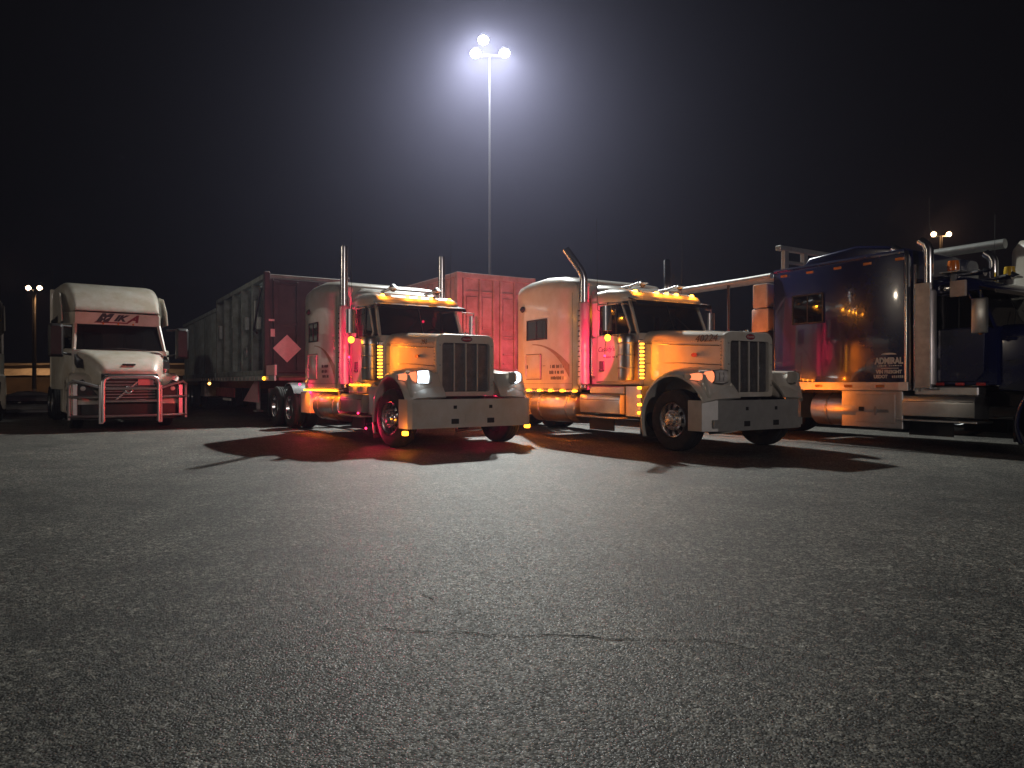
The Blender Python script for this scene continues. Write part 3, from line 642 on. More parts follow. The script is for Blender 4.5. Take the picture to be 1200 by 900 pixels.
def grey_box(x0, x1, z0, z1, label, slanted=False, m='grey'):
    t = thing('steel_box', label, 'steel container', (o1.x, o1.y, 0), H_RIG, 'grey boxes on the flatbed trailer')
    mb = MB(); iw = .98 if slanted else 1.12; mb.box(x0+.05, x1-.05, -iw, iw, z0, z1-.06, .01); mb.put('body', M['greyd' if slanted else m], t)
    mb = MB()
    for s in (-1, 1): mb.box(x0, x1, s*1.15-.08, s*1.15+.08, z1-.14, z1, .01); mb.box(x0, x1, s*1.15-.08, s*1.15+.08, z0, z0+.16, .01)
    mb.box(x0, x0+.12, -1.2, 1.2, z1-.13, z1-.003, .01); mb.box(x1-.12, x1, -1.2, 1.2, z1-.13, z1-.003, .01)
    mb.put('rim_rail', M[m], t)
    n_ = 5 if slanted else 3
    for s in (-1, 1):
        for k in range(n_+1):
            x = x0+.08+(x1-x0-.16)*k/n_; wd = .09 if slanted else .03
            mb = MB()
            if slanted: mb.prism([(x-wd*1.6, s*.975), (x+wd*1.6, s*.975), (x+wd, s*1.222), (x-wd, s*1.222)], 'z', z0+.16, z1-.142)
            else: mb.box(x-wd, x+wd, min(s*1.11, s*1.16), max(s*1.11, s*1.16), z0+.16, z1-.142)
            mb.put('rib', M[m], t)
        for k in range(n_):
            if not slanted:
                a, b = x0+.08+(x1-x0-.16)*k/n_, x0+.08+(x1-x0-.16)*(k+1)/n_
                mb = MB(); mb.prism([(a+.05, s*1.11), (b-.05, s*1.11), (b-.35, s*1.19), (a+.35, s*1.19)], 'z', z0+.17, z1-.15); mb.put('side_panel', M[m], t)
    return t
G2 = grey_box(-17.4, -8.20, 1.34, 3.98, 'plain grey steel box at the rear of the flatbed', m='grey2')
G1 = grey_box(-7.95, 0, 1.34, 4.25, 'ribbed grey steel box with pink diamond placard at the flatbed front', True)
mb = MB(); mb.box(-.02, .06, -1.13, 1.13, 1.42, 4.12, .01); fp = mb.put('end_wall', M['maroon'], G1)
for a, b, c, d in ((-1.0, -.85, 1.5, 4.05), (-.35, -.28, 1.5, 4.05), (-.95, -.3, 2.8, 2.86), (-.95, -.3, 3.95, 4.0), (.3, .37, 1.5, 4.05), (.95, 1.05, 1.5, 4.05)):
    mb = MB(); mb.box(.06, .11, a, b, c, d, .005); mb.put('stiffener', M['maroon'], fp)
for s in (-1, 1): mb = MB(); mb.box(-.08, .10, s*1.16-.08, s*1.16+.08, 1.34, 4.30, .015); mb.put('corner_post', M['maroon'], G1)
mb = MB(); q = [(-.62+.40, 2.12), (-.62, 2.12+.40), (-.62-.40, 2.12), (-.62, 2.12-.40)]; mb.prism(q, 'x', .112, .122); mb.put('diamond_placard', M['plac'], fp)
for y, z, a, b in ((.17, 3.62, .07, .12), (.16, 2.70, .10, .09), (-1.02, 2.56, .06, .11), (-1.05, 2.92, .08, .03)):
    mb = MB(); mb.box(.112, .118, y-a, y+a, z-b, z+b); mb.put('reflective_decal', M['plac'], fp)
for k, (x, z, a, b) in enumerate(((-.9, 2.9, .12, .18), (-1.3, 3.2, .06, .4), (-4.8, 3.2, .12, .2), (-7.3, 3.0, .1, .25), (-2.6, 3.0, .08, .2))):
    mb = MB(); mb.box(x-a, x+a, -1.232, -1.12, z-b, z+b, .01); mb.put('side_plate', M['galv'], G1)
mb = MB(); mb.lathe([(.14, -1.18), (.17, -1.2), (.17, -1.24), (.14, -1.25)], (-2.5, 0, 2.1), 'y', 20); mb.put('hose_ring', M['galv'], G1)
mb = MB(); mb.tube([(-.3, -1.24, 3.9), (-.9, -1.26, 3.1), (-1.3, -1.25, 2.7), (-.8, -1.26, 2.6)], .03, 8); mb.put('hose', M['black'], G1)

# trailer 2: chassis under the faded red container, behind truck 2
L2v = Vector((L2[0], L2[1]))
CH = thing('container_chassis', 'skeletal trailer under the faded red shipping container', 'trailer', L2, r2)
trailer_frame(CH, -20.4, -6.2, 1.32, 'frame', (-18.0, -19.3), -10.2)
CT = thing('shipping_container', 'faded red shipping container on the trailer between the two white trucks', 'shipping container', L2, r2)
x1, x0, z0, z1 = -7.76, -19.95, 1.33, 4.03
mb = MB()
for s in (-1, 1):
    mb.box(x0, x1, s*1.17-.05, s*1.17+.05, z1-.12, z1, .01); mb.box(x0, x1, s*1.17-.05, s*1.17+.05, z0, z0+.16, .01)
for x in (x0, x1):
    a, b = (x, x+.14) if x == x0 else (x-.14, x)
    for s in (-1, 1): mb.box(a-.003, b+.003, s*1.15-.075, s*1.15+.075, z0-.003, z1+.003, .01)
    mb.box(a, b, -1.08, 1.08, z1-.15, z1-.003, .01); mb.box(a, b, -1.08, 1.08, z0+.003, z0+.16, .01)
mb.box(x0+.1, x1-.1, -1.12, 1.12, z1-.06, z1-.03)
mb.put('corner_frame', M['pink'], CT)
for s in (-1, 1):   # corrugated flanks
    mb = MB(); pts = []; x = x0+.14; k = 0
    while x < x1-.16:
        pts += [(x, s*1.13), (x+.07, s*1.165), (x+.14, s*1.165), (x+.21, s*1.13)]; x += .28
    pts.append((x1-.14, s*1.13)); inner = [(p[0], s*1.10) for p in (pts[-1], pts[0])]
    mb.loft([[(a, b, z) for a, b in pts] for z in (z0+.15, z1-.12)], closed=False, caps=False); mb.put('corrugated_wall', M['pink'], CT, 20)
mb = MB(); mb.box(x1-.12, x1-.07, -1.08, 1.08, z0+.15, z1-.14); ew = mb.put('end_wall', M['pink'], CT)
for y in (-1.0, -.52, -.10, .12, .56, 1.0):
    mb = MB(); mb.box(x1-.07, x1-.005, y-.035, y+.035, z0+.16, z1-.15, .008); mb.put('post_rib', M['pink'], ew)
for (a, b, z) in ((-.95, -.56, 3.55), (-.48, -.14, 3.55), (.16, .52, 3.55), (.6, .96, 3.55), (-.95, -.56, 2.42), (-.95, -.56, 2.34), (-.48, -.14, 2.42), (-.48, -.14, 2.34), (.16, .52, 2.38), (.16, .52, 2.30), (.6, .96, 2.4), (-.45, -.2, 1.85), (.2, .5, 1.9), (.2, .5, 1.65)):
    mb = MB(); mb.box(x1-.07, x1-.03, a, b, z-.018, z+.018, .004); mb.put('stiffener', M['pink'], ew)
for y0_, y1_ in ((-.96, -.56), (-.48, -.14), (.16, .52), (.6, .96)):
    mb = MB(); mb.box(x1-.071, x1-.045, y0_+.03, y1_-.03, 2.55, 3.42, .012); mb.put('raised_panel', M['pink'], ew)
for k in range(6): mb = MB(); mb.box(x1-.45, x1-.36, -1.171, -1.167, 2.36-k*.075, 2.41-k*.075); mb.put('painted_letter', M['inkw'], CT)
for s in (-1, 1):
    mb = MB(); mb.box(x1-.10, x1-.02, s*1.06-.06, s*1.06+.06, z1-.12, z1-.04, .01); mb.put('corner_hole', M['black'], CT)
mb = MB(); mb.lathe([(.16, .0), (.19, .02), (.19, .05), (.16, .07)], (x1+.02, .78, 1.72), 'x', 20); mb.box(x1+.0, x1+.06, .55, 1.0, 1.45, 1.52, .01); mb.put('gladhand_reel', M['galv'], CH)

# trailer 3: long top rail behind the blue sleeper
TR3 = thing('tarp_trailer', 'low black tarped trailer with a long pale roll bar behind the blue truck', 'trailer', L3, r3)
trailer_frame(TR3, -19.5, -6.4, 1.25, 'frame', (-17.0, -18.3), -10)
mb = MB(); mb.box(-19.4, -6.3, -1.15, 1.15, 1.26, 1.62, .03); mb.put('trailer_body', M['tarp'], TR3)
for x in (-21.3, -6.45):
    for s in (-1, 1): mb = MB(); mb.tube([(x, s*1.18, 1.6), (x, s*1.18, 3.32)], .03, 6); mb.put('tarp_post', M['frame'], TR3)
mb = MB(); mb.tube([(-21.5, -1.18, 3.33), (-6.0, -1.18, 3.37), (-5.3, -1.18, 3.38)], .062, 12); mb.put('roll_bar', M['galv'], TR3)
mb = MB(); mb.tube([(-21.3, -1.18, 3.30), (-21.3, 1.18, 3.30)], .03, 8); mb.put('end_bow', M['frame'], TR3)
# trailer 4
TR4 = thing('tarp_trailer', 'black tarped trailer with thick grey roll bar behind the farthest white truck', 'trailer', L4, r4)
trailer_frame(TR4, -19.5, -6.4, 1.25, 'frame', (-17.0, -18.3), -10)
mb = MB(); mb.box(-19.4, -6.3, -1.15, 1.15, 1.26, 1.62, .03); mb.put('trailer_body', M['tarp'], TR4)
for s in (-1,):
    mb = MB(); mb.tube([(-21.5, s*1.15, 3.98), (-5.35, s*1.15, 4.0)], .10, 14); mb.put('roll_bar', M['galv'], TR4)
    for x in (-21.3, -6.45): mb = MB(); mb.tube([(x, s*1.15, 1.6), (x, s*1.15, 3.95)], .03, 6); mb.put('tarp_post', M['frame'], TR4)

# ---------------------------------------------------------------- aerodynamic tractor with bull guard
def aero(loc, rz, label, group):
    t = thing('aero_truck', label, 'semi truck', loc, rz, group); pm = M['cream']
    mb = MB()
    for s in (-1, 1): mb.box(-6.6, 1.1, s*.43-.04, s*.43+.04, .74, 1.0, .01)
    mb.put('frame_rail', M['frame'], t)
    for s in (-1, 1):
        wheel(t, 0, s*1.02, s, True)
        for x in (-4.9, -6.2): wheel(t, x, s*1.02, s, dual=True)
    # hood: tapered wedge
    mb = MB(); secs = []
    for X, wd, z0, z1, r in ((-.15, 1.05, 1.0, 1.98, .20), (.15, 1.0, .95, 1.94, .22), (.6, .86, .9, 1.82, .24), (1.0, .74, .85, 1.66, .22), (1.24, .64, .8, 1.50, .16), (1.32, .56, .8, 1.40, .10)):
        secs.append(ring(X, wd, z0, z1, r, .05, 6))
    mb.loft(secs); hd = mb.put('hood', pm, t, 50)
    mb = MB(); mb.box(1.05, 1.20, -.14, .14, 1.565, 1.605, .01); mb.put('hood_vent', M['black'], hd)
    # grille
    mb = MB(); mb.prism([(-.60, .62), (.60, .62), (.62, 1.36), (-.62, 1.36)], 'x', 1.28, 1.345, .02); g = mb.put('grille', M['black'], t)
    for k in range(9): mb = MB(); z = .70+k*.075; mb.box(1.345, 1.362, -.55, .55, z, z+.018, .003); mb.put('grille_slat', M['steel'], g)
    mb = MB(); mb.prism([(-.42, .66), (-.36, .66), (.34, 1.30), (.28, 1.30)], 'x', 1.366, 1.385); mb.put('diagonal_bar', M['chrome'], g)
    mb = MB(); mb.lathe([(.07, 1.385), (.095, 1.39), (.095, 1.40), (.07, 1.405)], (0, -.04, .97), 'x', 20); mb.put('round_badge', M['chrome'], g)
    mb = MB(); mb.box(1.37, 1.392, .16, .50, 1.08, 1.24, .004); mb.put('number_plate', M['plac'], g)
    mb = MB(); 
    for s in (-1, 1):
        for r_ in range(2):
            for q in range(5): pass
    mb.b.free()
    for s in (-1, 1):
        # fender
        mb = MB(); rg = []
        for i in range(17):
            a = R(20+170*i/16); rg.append([((.66+o)*math.cos(a), s*yy, .52+(.66+o)*1.05*math.sin(a)) for yy, o in ((1.22, -.02), (1.24, 0), (1.2, .07), (.9, .14), (.6, .14), (.6, .08), (1.2, .02))])
        mb.loft(rg); fd = mb.put('fender', pm, t, 50)
        mb = MB(); mb.loft([ring(.5, .01, .99, 1.0, .001)]) if False else None
        mb = MB(); y0, y1 = sorted((s*.58, s*1.22))
        mb.prism([(.55, .36), (1.10, .36), (1.18, .6), (1.06, 1.0), (.80, 1.32), (.45, 1.40)], 'y', y0, y1, .05); mb.put('fender_nose', pm, fd, 50)
        # headlamp: a dark triangular recess with a lens
        tri = [(s*.62, .78), (s*1.08, .80), (s*1.10, 1.16), (s*.98, 1.22)]
        mb = MB(); mb.loft([[(1.13-abs(y)*.0+dx, y, z) for y, z in tri] for dx in (-.1, .065)]); hl = mb.put('headlamp', M['black'], t)
        mb = MB(); mb.ball((1.19, s*.98, 1.0), .06, 10, (.4, 1, 1)); mb.put('lens', M['lens'], hl)
        mb = MB(); mb.box(.45, .95, s*.80-.05*1, s*.80+.05, 1.42, 1.60, .03) if False else mb.prism([(.0, 1.62), (.55, 1.50), (.45, 1.70), (.02, 1.86)], 'y', *sorted((s*.90, s*1.045))); mb.put('hood_side_vent', M['black'], hd)
        # mirror housing
        mb = MB(); mb.tube([(-.15, s*1.1, 2.55), (.05, s*1.42, 2.55)], .03, 8); mb.tube([(-.15, s*1.1, 1.85), (.05, s*1.42, 1.9)], .03, 8); ma = mb.put('mirror_arm', M['black'], t)
        mb = MB(); mb.loft([ring(.0, .155, 1.78, 2.60, .06), ring(.10, .155, 1.78, 2.60, .06), ring(.16, .11, 1.84, 2.54, .05)]); mm = mb.put('mirror', M['black'], ma); mm.location = (0, s*1.44, 0)
        # guard wings
        mb = MB()
        w0, w1 = s*.66, s*1.27
        mb.tube([(1.46, w0, 1.02), (1.42, s*.95, 1.12), (1.36, s*1.18, 1.18), (1.30, s*1.27, 1.12), (1.27, w1, 1.0), (1.27, w1, .26)], .038, 10)
        for z in (.80, .34): mb.tube([(1.46, w0, z), (1.38, s*1.1, z), (1.28, w1, z)], .034, 8)
        mb.box(1.22, 1.28, min(s*1.10, s*1.20), max(s*1.10, s*1.20), .30, 1.1, .01)
        mb.put('guard_wing', M['alu'], t)
        mb = MB(); mb.box(-2.2, -.2, min(s*1.08, s*1.16), max(s*1.08, s*1.16), .35, 1.0, .02); mb.put('side_fairing', pm, t)
    # bumper
    mb = MB(); mb.loft([[(1.02, -1.22, z), (1.26, -1.02, z), (1.34, -.5, z), (1.34, .5, z), (1.26, 1.02, z), (1.02, 1.22, z), (.9, 1.2, z), (.9, -1.2, z)] for z in (.26, .62)]); mb.put('bumper', M['black'], t, 30)
    # bull guard centre
    mb = MB(); mb.tube([(1.50, -.60, .20), (1.50, -.60, 1.14), (1.49, -.56, 1.24), (1.48, -.46, 1.28), (1.48, .46, 1.28), (1.49, .56, 1.24), (1.50, .60, 1.14), (1.50, .60, .20)], .052, 12)
    for s in (-1, 1): mb.box(1.42, 1.50, s*.64-.05, s*.64+.05, .16, 1.10, .01)
    for z in (.34, .70, 1.0): mb.tube([(1.50, -.6, z), (1.50, .6, z)], .038, 10)
    for s in (-1, 1): mb.box(1.2, 1.44, s*.64-.04, s*.64+.04, .40, .50)
    mb.put('bull_guard', M['alu'], t)
    # cab body
    mb = MB(); mb.loft([ring(-4.3, 1.24, .95, 2.02, .05), ring(-.5, 1.22, .95, 2.02, .05), ring(-.08, 1.08, .95, 1.98, .1)]); cab = mb.put('cab', pm, t, 40)
    mb = MB(); mb.loft([ring(-4.3, 1.24, 2.0, 3.0, .03), ring(-1.65, 1.24, 2.0, 3.0, .03)]); mb.put('sleeper_wall', pm, cab)
    for s in (-1, 1):
        mb = MB(); mb.tube([(-.12, s*1.04, 1.95), (-.55, s*.98, 2.66)], .05, 8); mb.put('window_pillar', pm, cab)
        mb = MB(); mb.box(-1.70, -1.5, s*1.19-.04, s*1.19+.04, 1.98, 2.7, .01); mb.put('window_pillar', pm, cab)
    mb = MB()
    q = [[(-.14+.10*math.cos(y*1.2)-.1*0, y, 1.98), (-.60+.10*math.cos(y*1.2), y*.93, 2.66)] for y in [-1.04+.26*k for k in range(9)]]
    mb.loft([[a, b, (b[0]-.012, b[1], b[2]), (a[0]-.012, a[1], a[2])] for a, b in q]); mb.put('windshield', M['glass'], cab)
    for s in (-1, 1):
        mb = MB(); mb.slab([(-1.55, s*1.19, 2.0), (-.18, s*1.06, 2.0), (-.6, s*1.02, 2.64), (-1.55, s*1.17, 2.64)], .012); mb.put('door_window', M['glassd'], cab)
        mb = MB(); mb.tube([(-.06, s*.6, 1.99), (-.04, s*.05, 2.02), (-.03, -s*.1, 2.03)], .012, 6); mb.put('wiper', M['black'], cab)
    mb = MB(); mb.box(-.75, -.25, -1.0, 1.0, 1.75, 2.02, .05); mb.put('dashboard', M['dark'], cab)
    for s in (-1, 1): mb = MB(); mb.box(-1.5, -1.35, s*.5-.25, s*.5+.25, 1.6, 2.5, .06); mb.put('seat', M['dark'], cab)
    # header with the logo, then the tall roof fairing
    mb = MB(); secs = []
    for X, wd, z0, z1, r in ((-4.3, 1.24, 2.66, 3.0, .04), (-1.6, 1.24, 2.66, 3.0, .04), (-.75, 1.06, 2.64, 2.99, .04), (-.52, .98, 2.66, 2.97, .04)): secs.append(ring(X, wd, z0, z1, r))
    mb.loft(secs); hdr = mb.put('roof_header', pm, t, 50)
    mb = MB(); secs = []
    for X, wd, z1, r in ((-.50, .98, 3.03, .03), (-.62, 1.0, 3.14, .08), (-.95, 1.06, 3.42, .16), (-1.35, 1.12, 3.66, .22), (-1.85, 1.17, 3.84, .26), (-2.5, 1.20, 3.93, .26), (-4.3, 1.22, 3.98, .24)): secs.append(ring(X, wd, 3.0, z1, r, .01, 6))
    mb.loft(secs); rf = mb.put('roof_fairing', pm, t, 50)
    # wing-shaped side scoop at the corner of the roof
    for s in (-1, 1):
        mb = MB(); mb.prism([(-.9, 3.10), (-.75, 2.72), (-1.7, 2.72), (-1.9, 3.6), (-1.35, 3.5)], 'y', *sorted((s*1.225, s*1.26)), .01); mb.put('side_scoop', pm, rf)
        mb = MB(); mb.box(-4.3, -4.2, min(s*1.0, s*1.26), max(s*1.0, s*1.26), 1.0, 3.9, .02); mb.put('side_extender', pm, t)
        mb = MB(); mb.tube([(-4.2, s*1.2, 3.9), (-4.2, s*1.2, 4.5)], .006, 5); mb.put('antenna', M['black'], t)
    text('M', .26, M['ink'], hdr, (-.512, -.36, 2.83), FRONT, shear=.55, sx=1.2, depth=.004, bold=.03)
    text('IK', .22, M['ink'], hdr, (-.512, .02, 2.835), FRONT, shear=.55, sx=1.25, depth=.004, bold=.012)
    text('A', .26, M['inkr'], hdr, (-.512, .34, 2.83), FRONT, shear=.55, sx=1.3, depth=.004, bold=.012)
    mb = MB(); mb.prism([(-.56, 2.705), (.22, 2.705), (.26, 2.735), (-.53, 2.735)], 'x', -.53, -.508); mb.put('logo_stroke', M['inkr'], hdr)
    for y in (-.35, .0, .35): mb = MB(); mb.ball((-.50, y, 2.69), .025, 8); mb.put('roof_light', M['lensa'], hdr)
    return t
VO = (-10.11, 18.38)
A1 = aero((VO[0], VO[1], 0), R(-90+37), 'white aerodynamic semi truck with a tubular bull guard lit red', 'aerodynamic trucks')
def copy_tree(o, parent=None):
    c = o.copy(); C.objects.link(c); c.parent = parent
    for ch in [x for x in o.children if not x.name.startswith(('mirror_arm', 'guard_wing', 'bull_guard'))]: copy_tree(ch, c)
    return c
bpy.context.view_layer.update()
A2 = copy_tree(A1); v2 = Vector(VO)-4.0*nn-4.8*hh
A2.location = (v2.x, v2.y, 0); A2['label'] = 'white semi truck cut off by the left edge of the picture'

# ---------------------------------------------------------------- lamp masts
def mast(base, top, heads, label, halo, power, col, glow, aim, group='lamp masts', r=(.075, .035), arm=.55, cone=150, down=None):
    t = thing('lamp_mast', label, 'lamp mast', (base[0], base[1], 0), 0, group)
    mb = MB(); mb.tube([(0, 0, 0), (0, 0, top*.5), (0, 0, top)], [r[0], (r[0]+r[1])/2, r[1]], 12); mb.put('pole', M['pole'], t)
    mb = MB(); mb.lathe([(.001, 0), (.3, 0), (.3, .04), (.22, .06), (.2, .5), (.001, .52)], (0, 0, 0), 'z', 16); mb.put('base', M['galv'], t)
    mb = MB(); mb.box(-arm*1.35, arm*1.35, -.04, .04, top-.10, top, .01); mb.put('cross_arm', M['galv'], t)
    for (x, y, z) in heads:
        a = Vector((aim[0]-base[0], aim[1]-base[1], aim[2]-top)).normalized()
        mb = MB(); mb.lathe([(.05, -.22), (.12, -.20), (.14, -.10), (.22, .02), (.25, .10), (.235, .10), (.20, .06), (.01, .05)], (0, 0, 0), 'y', 24); hd = mb.put('floodlight', M['galv'], t)
        mb = MB(); mb.lathe([(.01, .125), (.12, .115), (.225, .09)], (0, 0, 0), 'y', 20); mb.put('lens', glow, hd)
        mb = MB(); mb.tube([(0, -.05, -.15), (0, -.1, -z+top-.05 if False else -.32)], .02, 6); mb.put('bracket', M['galv'], hd)
        hd.location = (x, y, top+z); hd.rotation_euler = (Vector((a.x, a.y, a.z))).to_track_quat('Y', 'Z').to_euler()
        if down:
            spot('flood_lamp', (x, y, top+z-.45), power, col, t, .12, (x+down[0], y+down[1], z+down[2]), cone, .6); continue
        lp = spot('flood_lamp', (0, .22, 0), power*(2.1 if z > .5 else .45 if len(heads) == 3 else 1), col, hd, .12, (0, 1.16, 0) if cone else None, cone, 1 if cone and cone < 130 else .4)
    return t
MX, MY = -.94, 30.0
mast((MX, MY), 15.0, [(-.60, 0, .10), (-.27, -.1, .62), (.62, 0, .12)], 'tall lamp mast with glaring white floodlights behind the trucks', None, MAST_W, HALIDE, M['lamp'], (0, 21.5, 0), cone=94)
mast((-47.1, 70), 10.3, [(-.55, 0, .15), (.55, 0, .15)], 'orange lamp mast far off beside the snow bank', None, 1150, SODIUM, M['sod'], (-30, 20, 0), r=(.2, .12), cone=120, down=(0, 7, 2))
mast((42.3, 70), 15.6, [(-.75, 0, .15), (.75, 0, .15)], 'orange twin lamp rising far beyond the blue truck', None, 90, SODIUM, M['sod'], (20, 10, 0), r=(.2, .14), cone=None)
mast((-30, 3), 9.0, [(-.4, 0, .15), (.4, 0, .15)], 'warm lamp mast standing apart on the side of the cut-off truck', None, SIDE_W*.62, (1, .86, .68), M['sod'], (-6, 19, 3.0), cone=105)
mast((14, -26), 10.0, [(-.4, 0, .15), (.4, 0, .15)], 'warm lamp mast standing behind the photographer', None, SIDE_W*2.3, (1, .86, .79), M['sod'], (0, 14, 3.0), cone=70)

# ---------------------------------------------------------------- red and amber truck lamps
def red_lamp(parent, p, power, size=.035, rad=.03, target=None, angle=120):
    mb = MB(); mb.ball(p, size, 8); o = mb.put('red_marker_light', M['redled'], parent)
    q = Vector(p)
    l = spot('red_glow', q+(Vector(target)-q).normalized()*(size+.02), power, RED, o, rad, target, angle) if target else spot('red_glow', q+Vector((0, -.05, 0)), power, RED, o, rad)
    return o
for T_, p_ in ((T1, 210), (T2, 240)):
    for q in (-1, 1):
        mb = MB(); mb.tube([(-1.50, q*1.36, 2.02), (-1.54, q*1.38, 1.84), (-1.56, q*1.38, 1.66)], .010, 6); mb.put('lamp_stalk', M['chrome'], T_)
        red_lamp(T_, (-1.56, q*1.38, 1.64), p_, .024, .03, (-2.40, q*1.05, 1.80), 115)
red_lamp(T1, (-4.52, -1.21, .92), 14)
red_lamp(T1, (-5.30, -1.22, 1.10), 210, .03, .03, (-8.0, -5.2, 1.0), 60).children[0].data.color = (1, .045, .03)
red_lamp(T1, (-5.30, -.60, 1.10), 16)
red_lamp(T1, (-.82, -1.33, .30), 55, .022, .02, (.0, -1.15, .48), 110)
red_lamp(T1, (-1.32, -1.29, .56), 12, .022, .02, (-2.2, -1.25, .8), 120)
red_lamp(T1, (.15, .72, .62), 8)
red_lamp(T1, (-5.10, -.9, 1.30), 10, .03, .03, (-9, -1.0, 1.5), 90)
red_lamp(T1, (-8.45, .6, 1.02), 40, .035, .03, (-12, .6, 2.0), 120)
red_lamp(T2, (-5.02, -.55, 1.22), 200, .03, .03, (-7.8, -.6, 1.3), 110)
red_lamp(T2, (-5.02, .65, 1.22), 200, .03, .03, (-7.8, .6, 1.3), 110)

# ---------------------------------------------------------------- ground
def asphalt():
    m, t, b = nt('asphalt'); N = t.nodes; L = t.links
    tc = N.new('ShaderNodeTexCoord')
    def noise(s, d=3, r=.6):
        n = N.new('ShaderNodeTexNoise'); n.inputs['Scale'].default_value = s; n.inputs['Detail'].default_value = d; n.inputs['Roughness'].default_value = r; L.new(tc.outputs['Object'], n.inputs['Vector']); return n.outputs[0]
    def math_(op, a, b_, c=None):
        n = N.new('ShaderNodeMath'); n.operation = op
        for i, v in enumerate((a, b_, c)):
            if v is None: continue
            if isinstance(v, (int, float)): n.inputs[i].default_value = v
            else: L.new(v, n.inputs[i])
        return n.outputs[0]
    def ramp(v, p0, c0, p1, c1):
        r = N.new('ShaderNodeValToRGB'); e = r.color_ramp.elements; e[0].position = p0; e[0].color = (*c0, 1); e[1].position = p1; e[1].color = (*c1, 1); L.new(v, r.inputs[0]); return r.outputs[0]
    def chips(scale):
        vo = N.new('ShaderNodeTexVoronoi'); vo.inputs['Scale'].default_value = scale; vo.inputs['Randomness'].default_value = 1; L.new(tc.outputs['Object'], vo.inputs['Vector'])
        sp = N.new('ShaderNodeSeparateColor'); L.new(vo.outputs['Color'], sp.inputs[0]); return vo.outputs['Distance'], sp.outputs
    d1, c1 = chips(110); d2, c2 = chips(42)
    big, mid, fine = noise(.22, 4), noise(1.7, 5), noise(13, 6, .8)
    d3, c3 = chips(70)
    k1 = ramp(c1[0], .66, (0, 0, 0), .96, (.34, .325, .285)); k2 = ramp(c2[0], .60, (0, 0, 0), .97, (.15, .145, .13)); k3 = ramp(c3[0], .72, (0, 0, 0), .95, (.26, .25, .225))
    def cadd(a_, b__, op='ADD'):
        n = N.new('ShaderNodeMixRGB'); n.blend_type = op; n.inputs[0].default_value = 1
        for i, v in ((1, a_), (2, b__)):
            if isinstance(v, tuple): n.inputs[i].default_value = (*v, 1)
            else: L.new(v, n.inputs[i])
        return n.outputs[0]
    dirt = ramp(fine, .40, (.30, .30, .30), .62, (1, 1, 1))
    col = cadd(cadd(cadd(cadd(k1, k2), k3), dirt, 'MULTIPLY'), (.009, .0088, .0082))
    tone = ramp(math_('MULTIPLY_ADD', big, .5, math_('MULTIPLY', mid, .5)),   .38, (.34, .34, .34), .60, (1.15, 1.12, 1.08))
    mx = N.new('ShaderNodeMixRGB'); mx.blend_type = 'MULTIPLY'; mx.inputs[0].default_value = 1; L.new(col, mx.inputs[1]); L.new(tone, mx.inputs[2])
    L.new(mx.outputs[0], b.inputs['Base Color'])
    rr = N.new('ShaderNodeMapRange'); rr.inputs['To Min'].default_value = .45; rr.inputs['To Max'].default_value = .8; L.new(c1[1], rr.inputs[0]); L.new(rr.outputs[0], b.inputs['Roughness'])
    b.inputs['Specular IOR Level'].default_value = .42
    hh_ = math_('ADD', math_('ADD', math_('MULTIPLY', c1[2], .7), math_('MULTIPLY', d1, -.8)), math_('ADD', math_('MULTIPLY', c2[1], .8), math_('MULTIPLY', fine, 1.2)))
    bp = N.new('ShaderNodeBump'); bp.inputs['Strength'].default_value = .8; bp.inputs['Distance'].default_value = .0042; L.new(hh_, bp.inputs['Height'])
    b2 = N.new('ShaderNodeBump'); b2.inputs['Strength'].default_value = .25; b2.inputs['Distance'].default_value = .05; L.new(mid, b2.inputs['Height']); L.new(bp.outputs[0], b2.inputs['Normal'])
    L.new(b2.outputs[0], b.inputs['Normal'])
    return m
mb = MB(); b = mb.b
S = 700; vs = [b.verts.new(p) for p in ((-S, -S, 0), (S, -S, 0), (S, S, 0), (-S, S, 0))]; b.faces.new(vs)
tag(mb.put('asphalt_ground', asphalt(), smooth=0), kind='structure')
def crack(pts, wid, seed):
    random.seed(seed); mb = MB(); P = []
    for (x0, y0), (x1, y1) in zip(pts, pts[1:]):
        n_ = max(2, int(math.hypot(x1-x0, y1-y0)/.06))
        for k in range(n_): u = k/n_; P.append((x0+(x1-x0)*u+random.uniform(-.008, .008), y0+(y1-y0)*u+random.uniform(-.022, .022)))
    b = mb.b; pr = None; n_ = len(P)
    for i, (x, y) in enumerate(P):
        ww = wid*random.uniform(.25, 1)*min(1, 6*(i+1)/n_, 6*(n_-i)/n_)
        c = (b.verts.new((x, y-ww, .004)), b.verts.new((x, y+ww, .004)))
        if pr: b.faces.new((pr[0], c[0], c[1], pr[1]))
        pr = c
    tag(mb.put('pavement_crack', M['pit'], smooth=0), kind='structure')
def gp(u, v): d = CAM_Z*832/(v-448); return ((u-600)/832*d, d)
crack([gp(410, 736), gp(520, 742), gp(640, 746), gp(760, 750), (gp(820, 752)), gp(900, 763), gp(985, 773)], .0052, 3)
crack([gp(494, 698), gp(505, 704), gp(522, 712)], .006, 5)

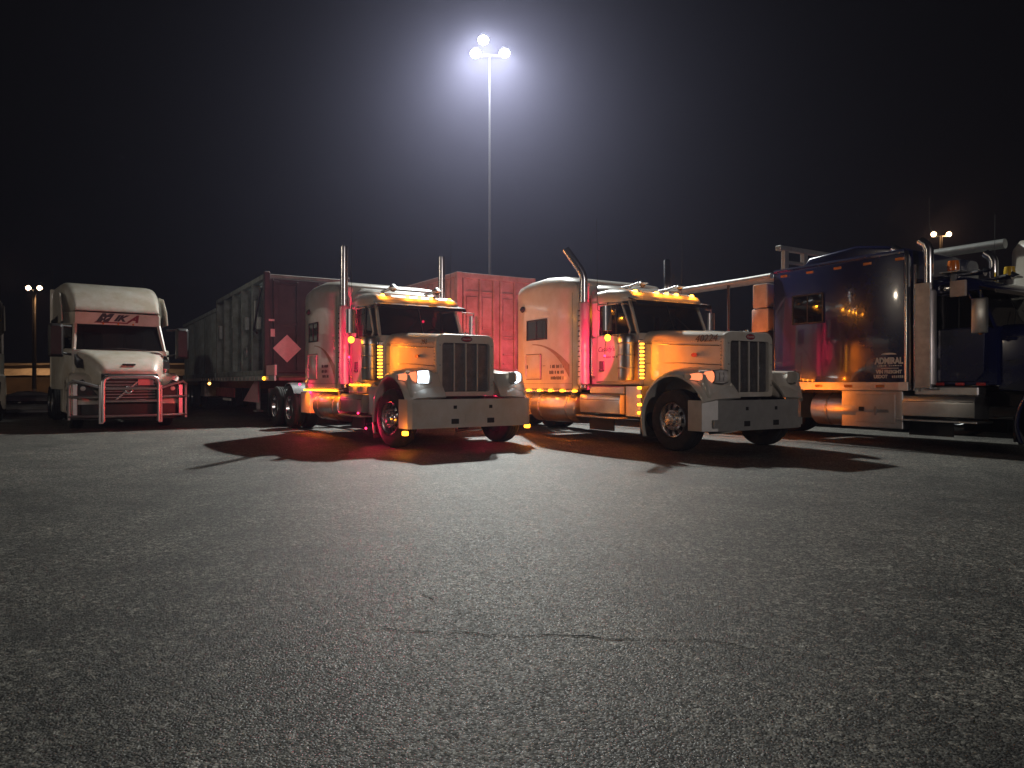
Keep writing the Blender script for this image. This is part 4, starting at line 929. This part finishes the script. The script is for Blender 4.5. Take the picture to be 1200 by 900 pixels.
# snow bank and patches far off to the left
snow = mat('old_snow', (.72, .70, .66), .8, 0, 0, .5, 2, .45, .35)
soil = mat('dark_soil', (.06, .05, .04), .9, 0, 0, .5, 2, .5, .3)
import mathutils.noise as mn
def ridge(name, x0, x1, y0, y1, hf, m, nx, ny):
    mb = MB(); b = mb.b; V = []
    for j in range(ny+1):
        row = []
        for i in range(nx+1):
            x, y = x0+(x1-x0)*i/nx, y0+(y1-y0)*j/ny; row.append(b.verts.new((x, y, hf(x, y, i/nx, j/ny))))
        V.append(row)
    for j in range(ny):
        for i in range(nx): b.faces.new((V[j][i], V[j][i+1], V[j+1][i+1], V[j+1][i]))
    return mb.put(name, m, smooth=60)
def nz(x, y, k=0): return mn.noise(Vector((x*.15, y*.15, k)))+.4*mn.noise(Vector((x*.7, y*.7, k)))
tag(ridge('embankment', -140, 60, 74, 134, lambda x, y, u, v: max(-.05, min(1.95+(y-76)*.25 if y < 80 else 3.1, (y-74)*1.05)+.15*nz(x, y)) if y < 92 else 3.2, soil, 240, 90), kind='structure')
tag(ridge('snow_bank', -120, 0, 75.6, 78.6, lambda x, y, u, v: 1.85+.75*math.sin(min(1, v*2.2)*math.pi*.5)*(1-max(0, v-.7))+.16*nz(x, y, 3), snow, 300, 10), 'long snow bank lit orange along the far edge of the lot', 'snow bank', None, 'stuff')
tag(ridge('snow_crest', -120, 0, 80.5, 83, lambda x, y, u, v: 2.95+.45*math.sin(v*math.pi)+.12*nz(x, y, 8), snow, 240, 6), 'thin crest of snow along the top of the far embankment', 'snow bank', None, 'stuff')
for k, (u, v, wd, hh_) in enumerate(((34, 462, 1.6, .45), (48, 466, 2.6, .35), (20, 465, 2.0, .2), (12, 478, 3.2, .16), (40, 474, 2.6, .14), (212, 455, 1.5, .3))):
    d = CAM_Z*832/(v+3-448); x = (u-600)/832*d
    mb = MB(); rg = []
    for i in range(7):
        q = i/6; rr_ = (1-q**2)**.5+.02; rg.append([(x+wd*rr_*math.cos(a)*(1+.25*mn.noise(Vector((math.cos(a)*2, math.sin(a)*2+k, q)))), d+wd*.7*rr_*math.sin(a), -.02+hh_*q*(1+.3*mn.noise(Vector((a, q*3, k))))) for a in [j*math.pi/10 for j in range(20)]])
    mb.loft(rg); tag(mb.put('snow_heap', snow), ['small snow heap nearest the lamp mast', 'broad low snow heap beside the small one', 'flat snow heap close to the cut-off truck', 'thin snow strip on the dark lot', 'thin snow strip beside the bull guard truck', 'snow heap under the rear end of the flatbed'][k], 'snow heap', 'melting snow heaps at the far side')

# ---------------------------------------------------------------- haze
mb = MB(); mb.box(-160, 160, -60, 160, -1, 24)
hz = mb.mesh('haze', None, 0) if False else None
me = bpy.data.meshes.new('haze'); mb.b.to_mesh(me); mb.b.free()
hm = bpy.data.materials.new('haze_air'); hm.use_nodes = True; tt = hm.node_tree; tt.nodes.clear()
pv = tt.nodes.new('ShaderNodeVolumePrincipled'); pv.inputs['Color'].default_value = (.66, .66, 1, 1); pv.inputs['Density'].default_value = .0014; pv.inputs['Anisotropy'].default_value = .79
oo = tt.nodes.new('ShaderNodeOutputMaterial'); tt.links.new(pv.outputs[0], oo.inputs['Volume']); me.materials.append(hm)
tag(link('haze', me), kind='stuff')
# no stray helper geometry
for o in list(bpy.data.objects):
    if o.name.startswith('small_lettering') and o.parent is None: bpy.data.objects.remove(o)
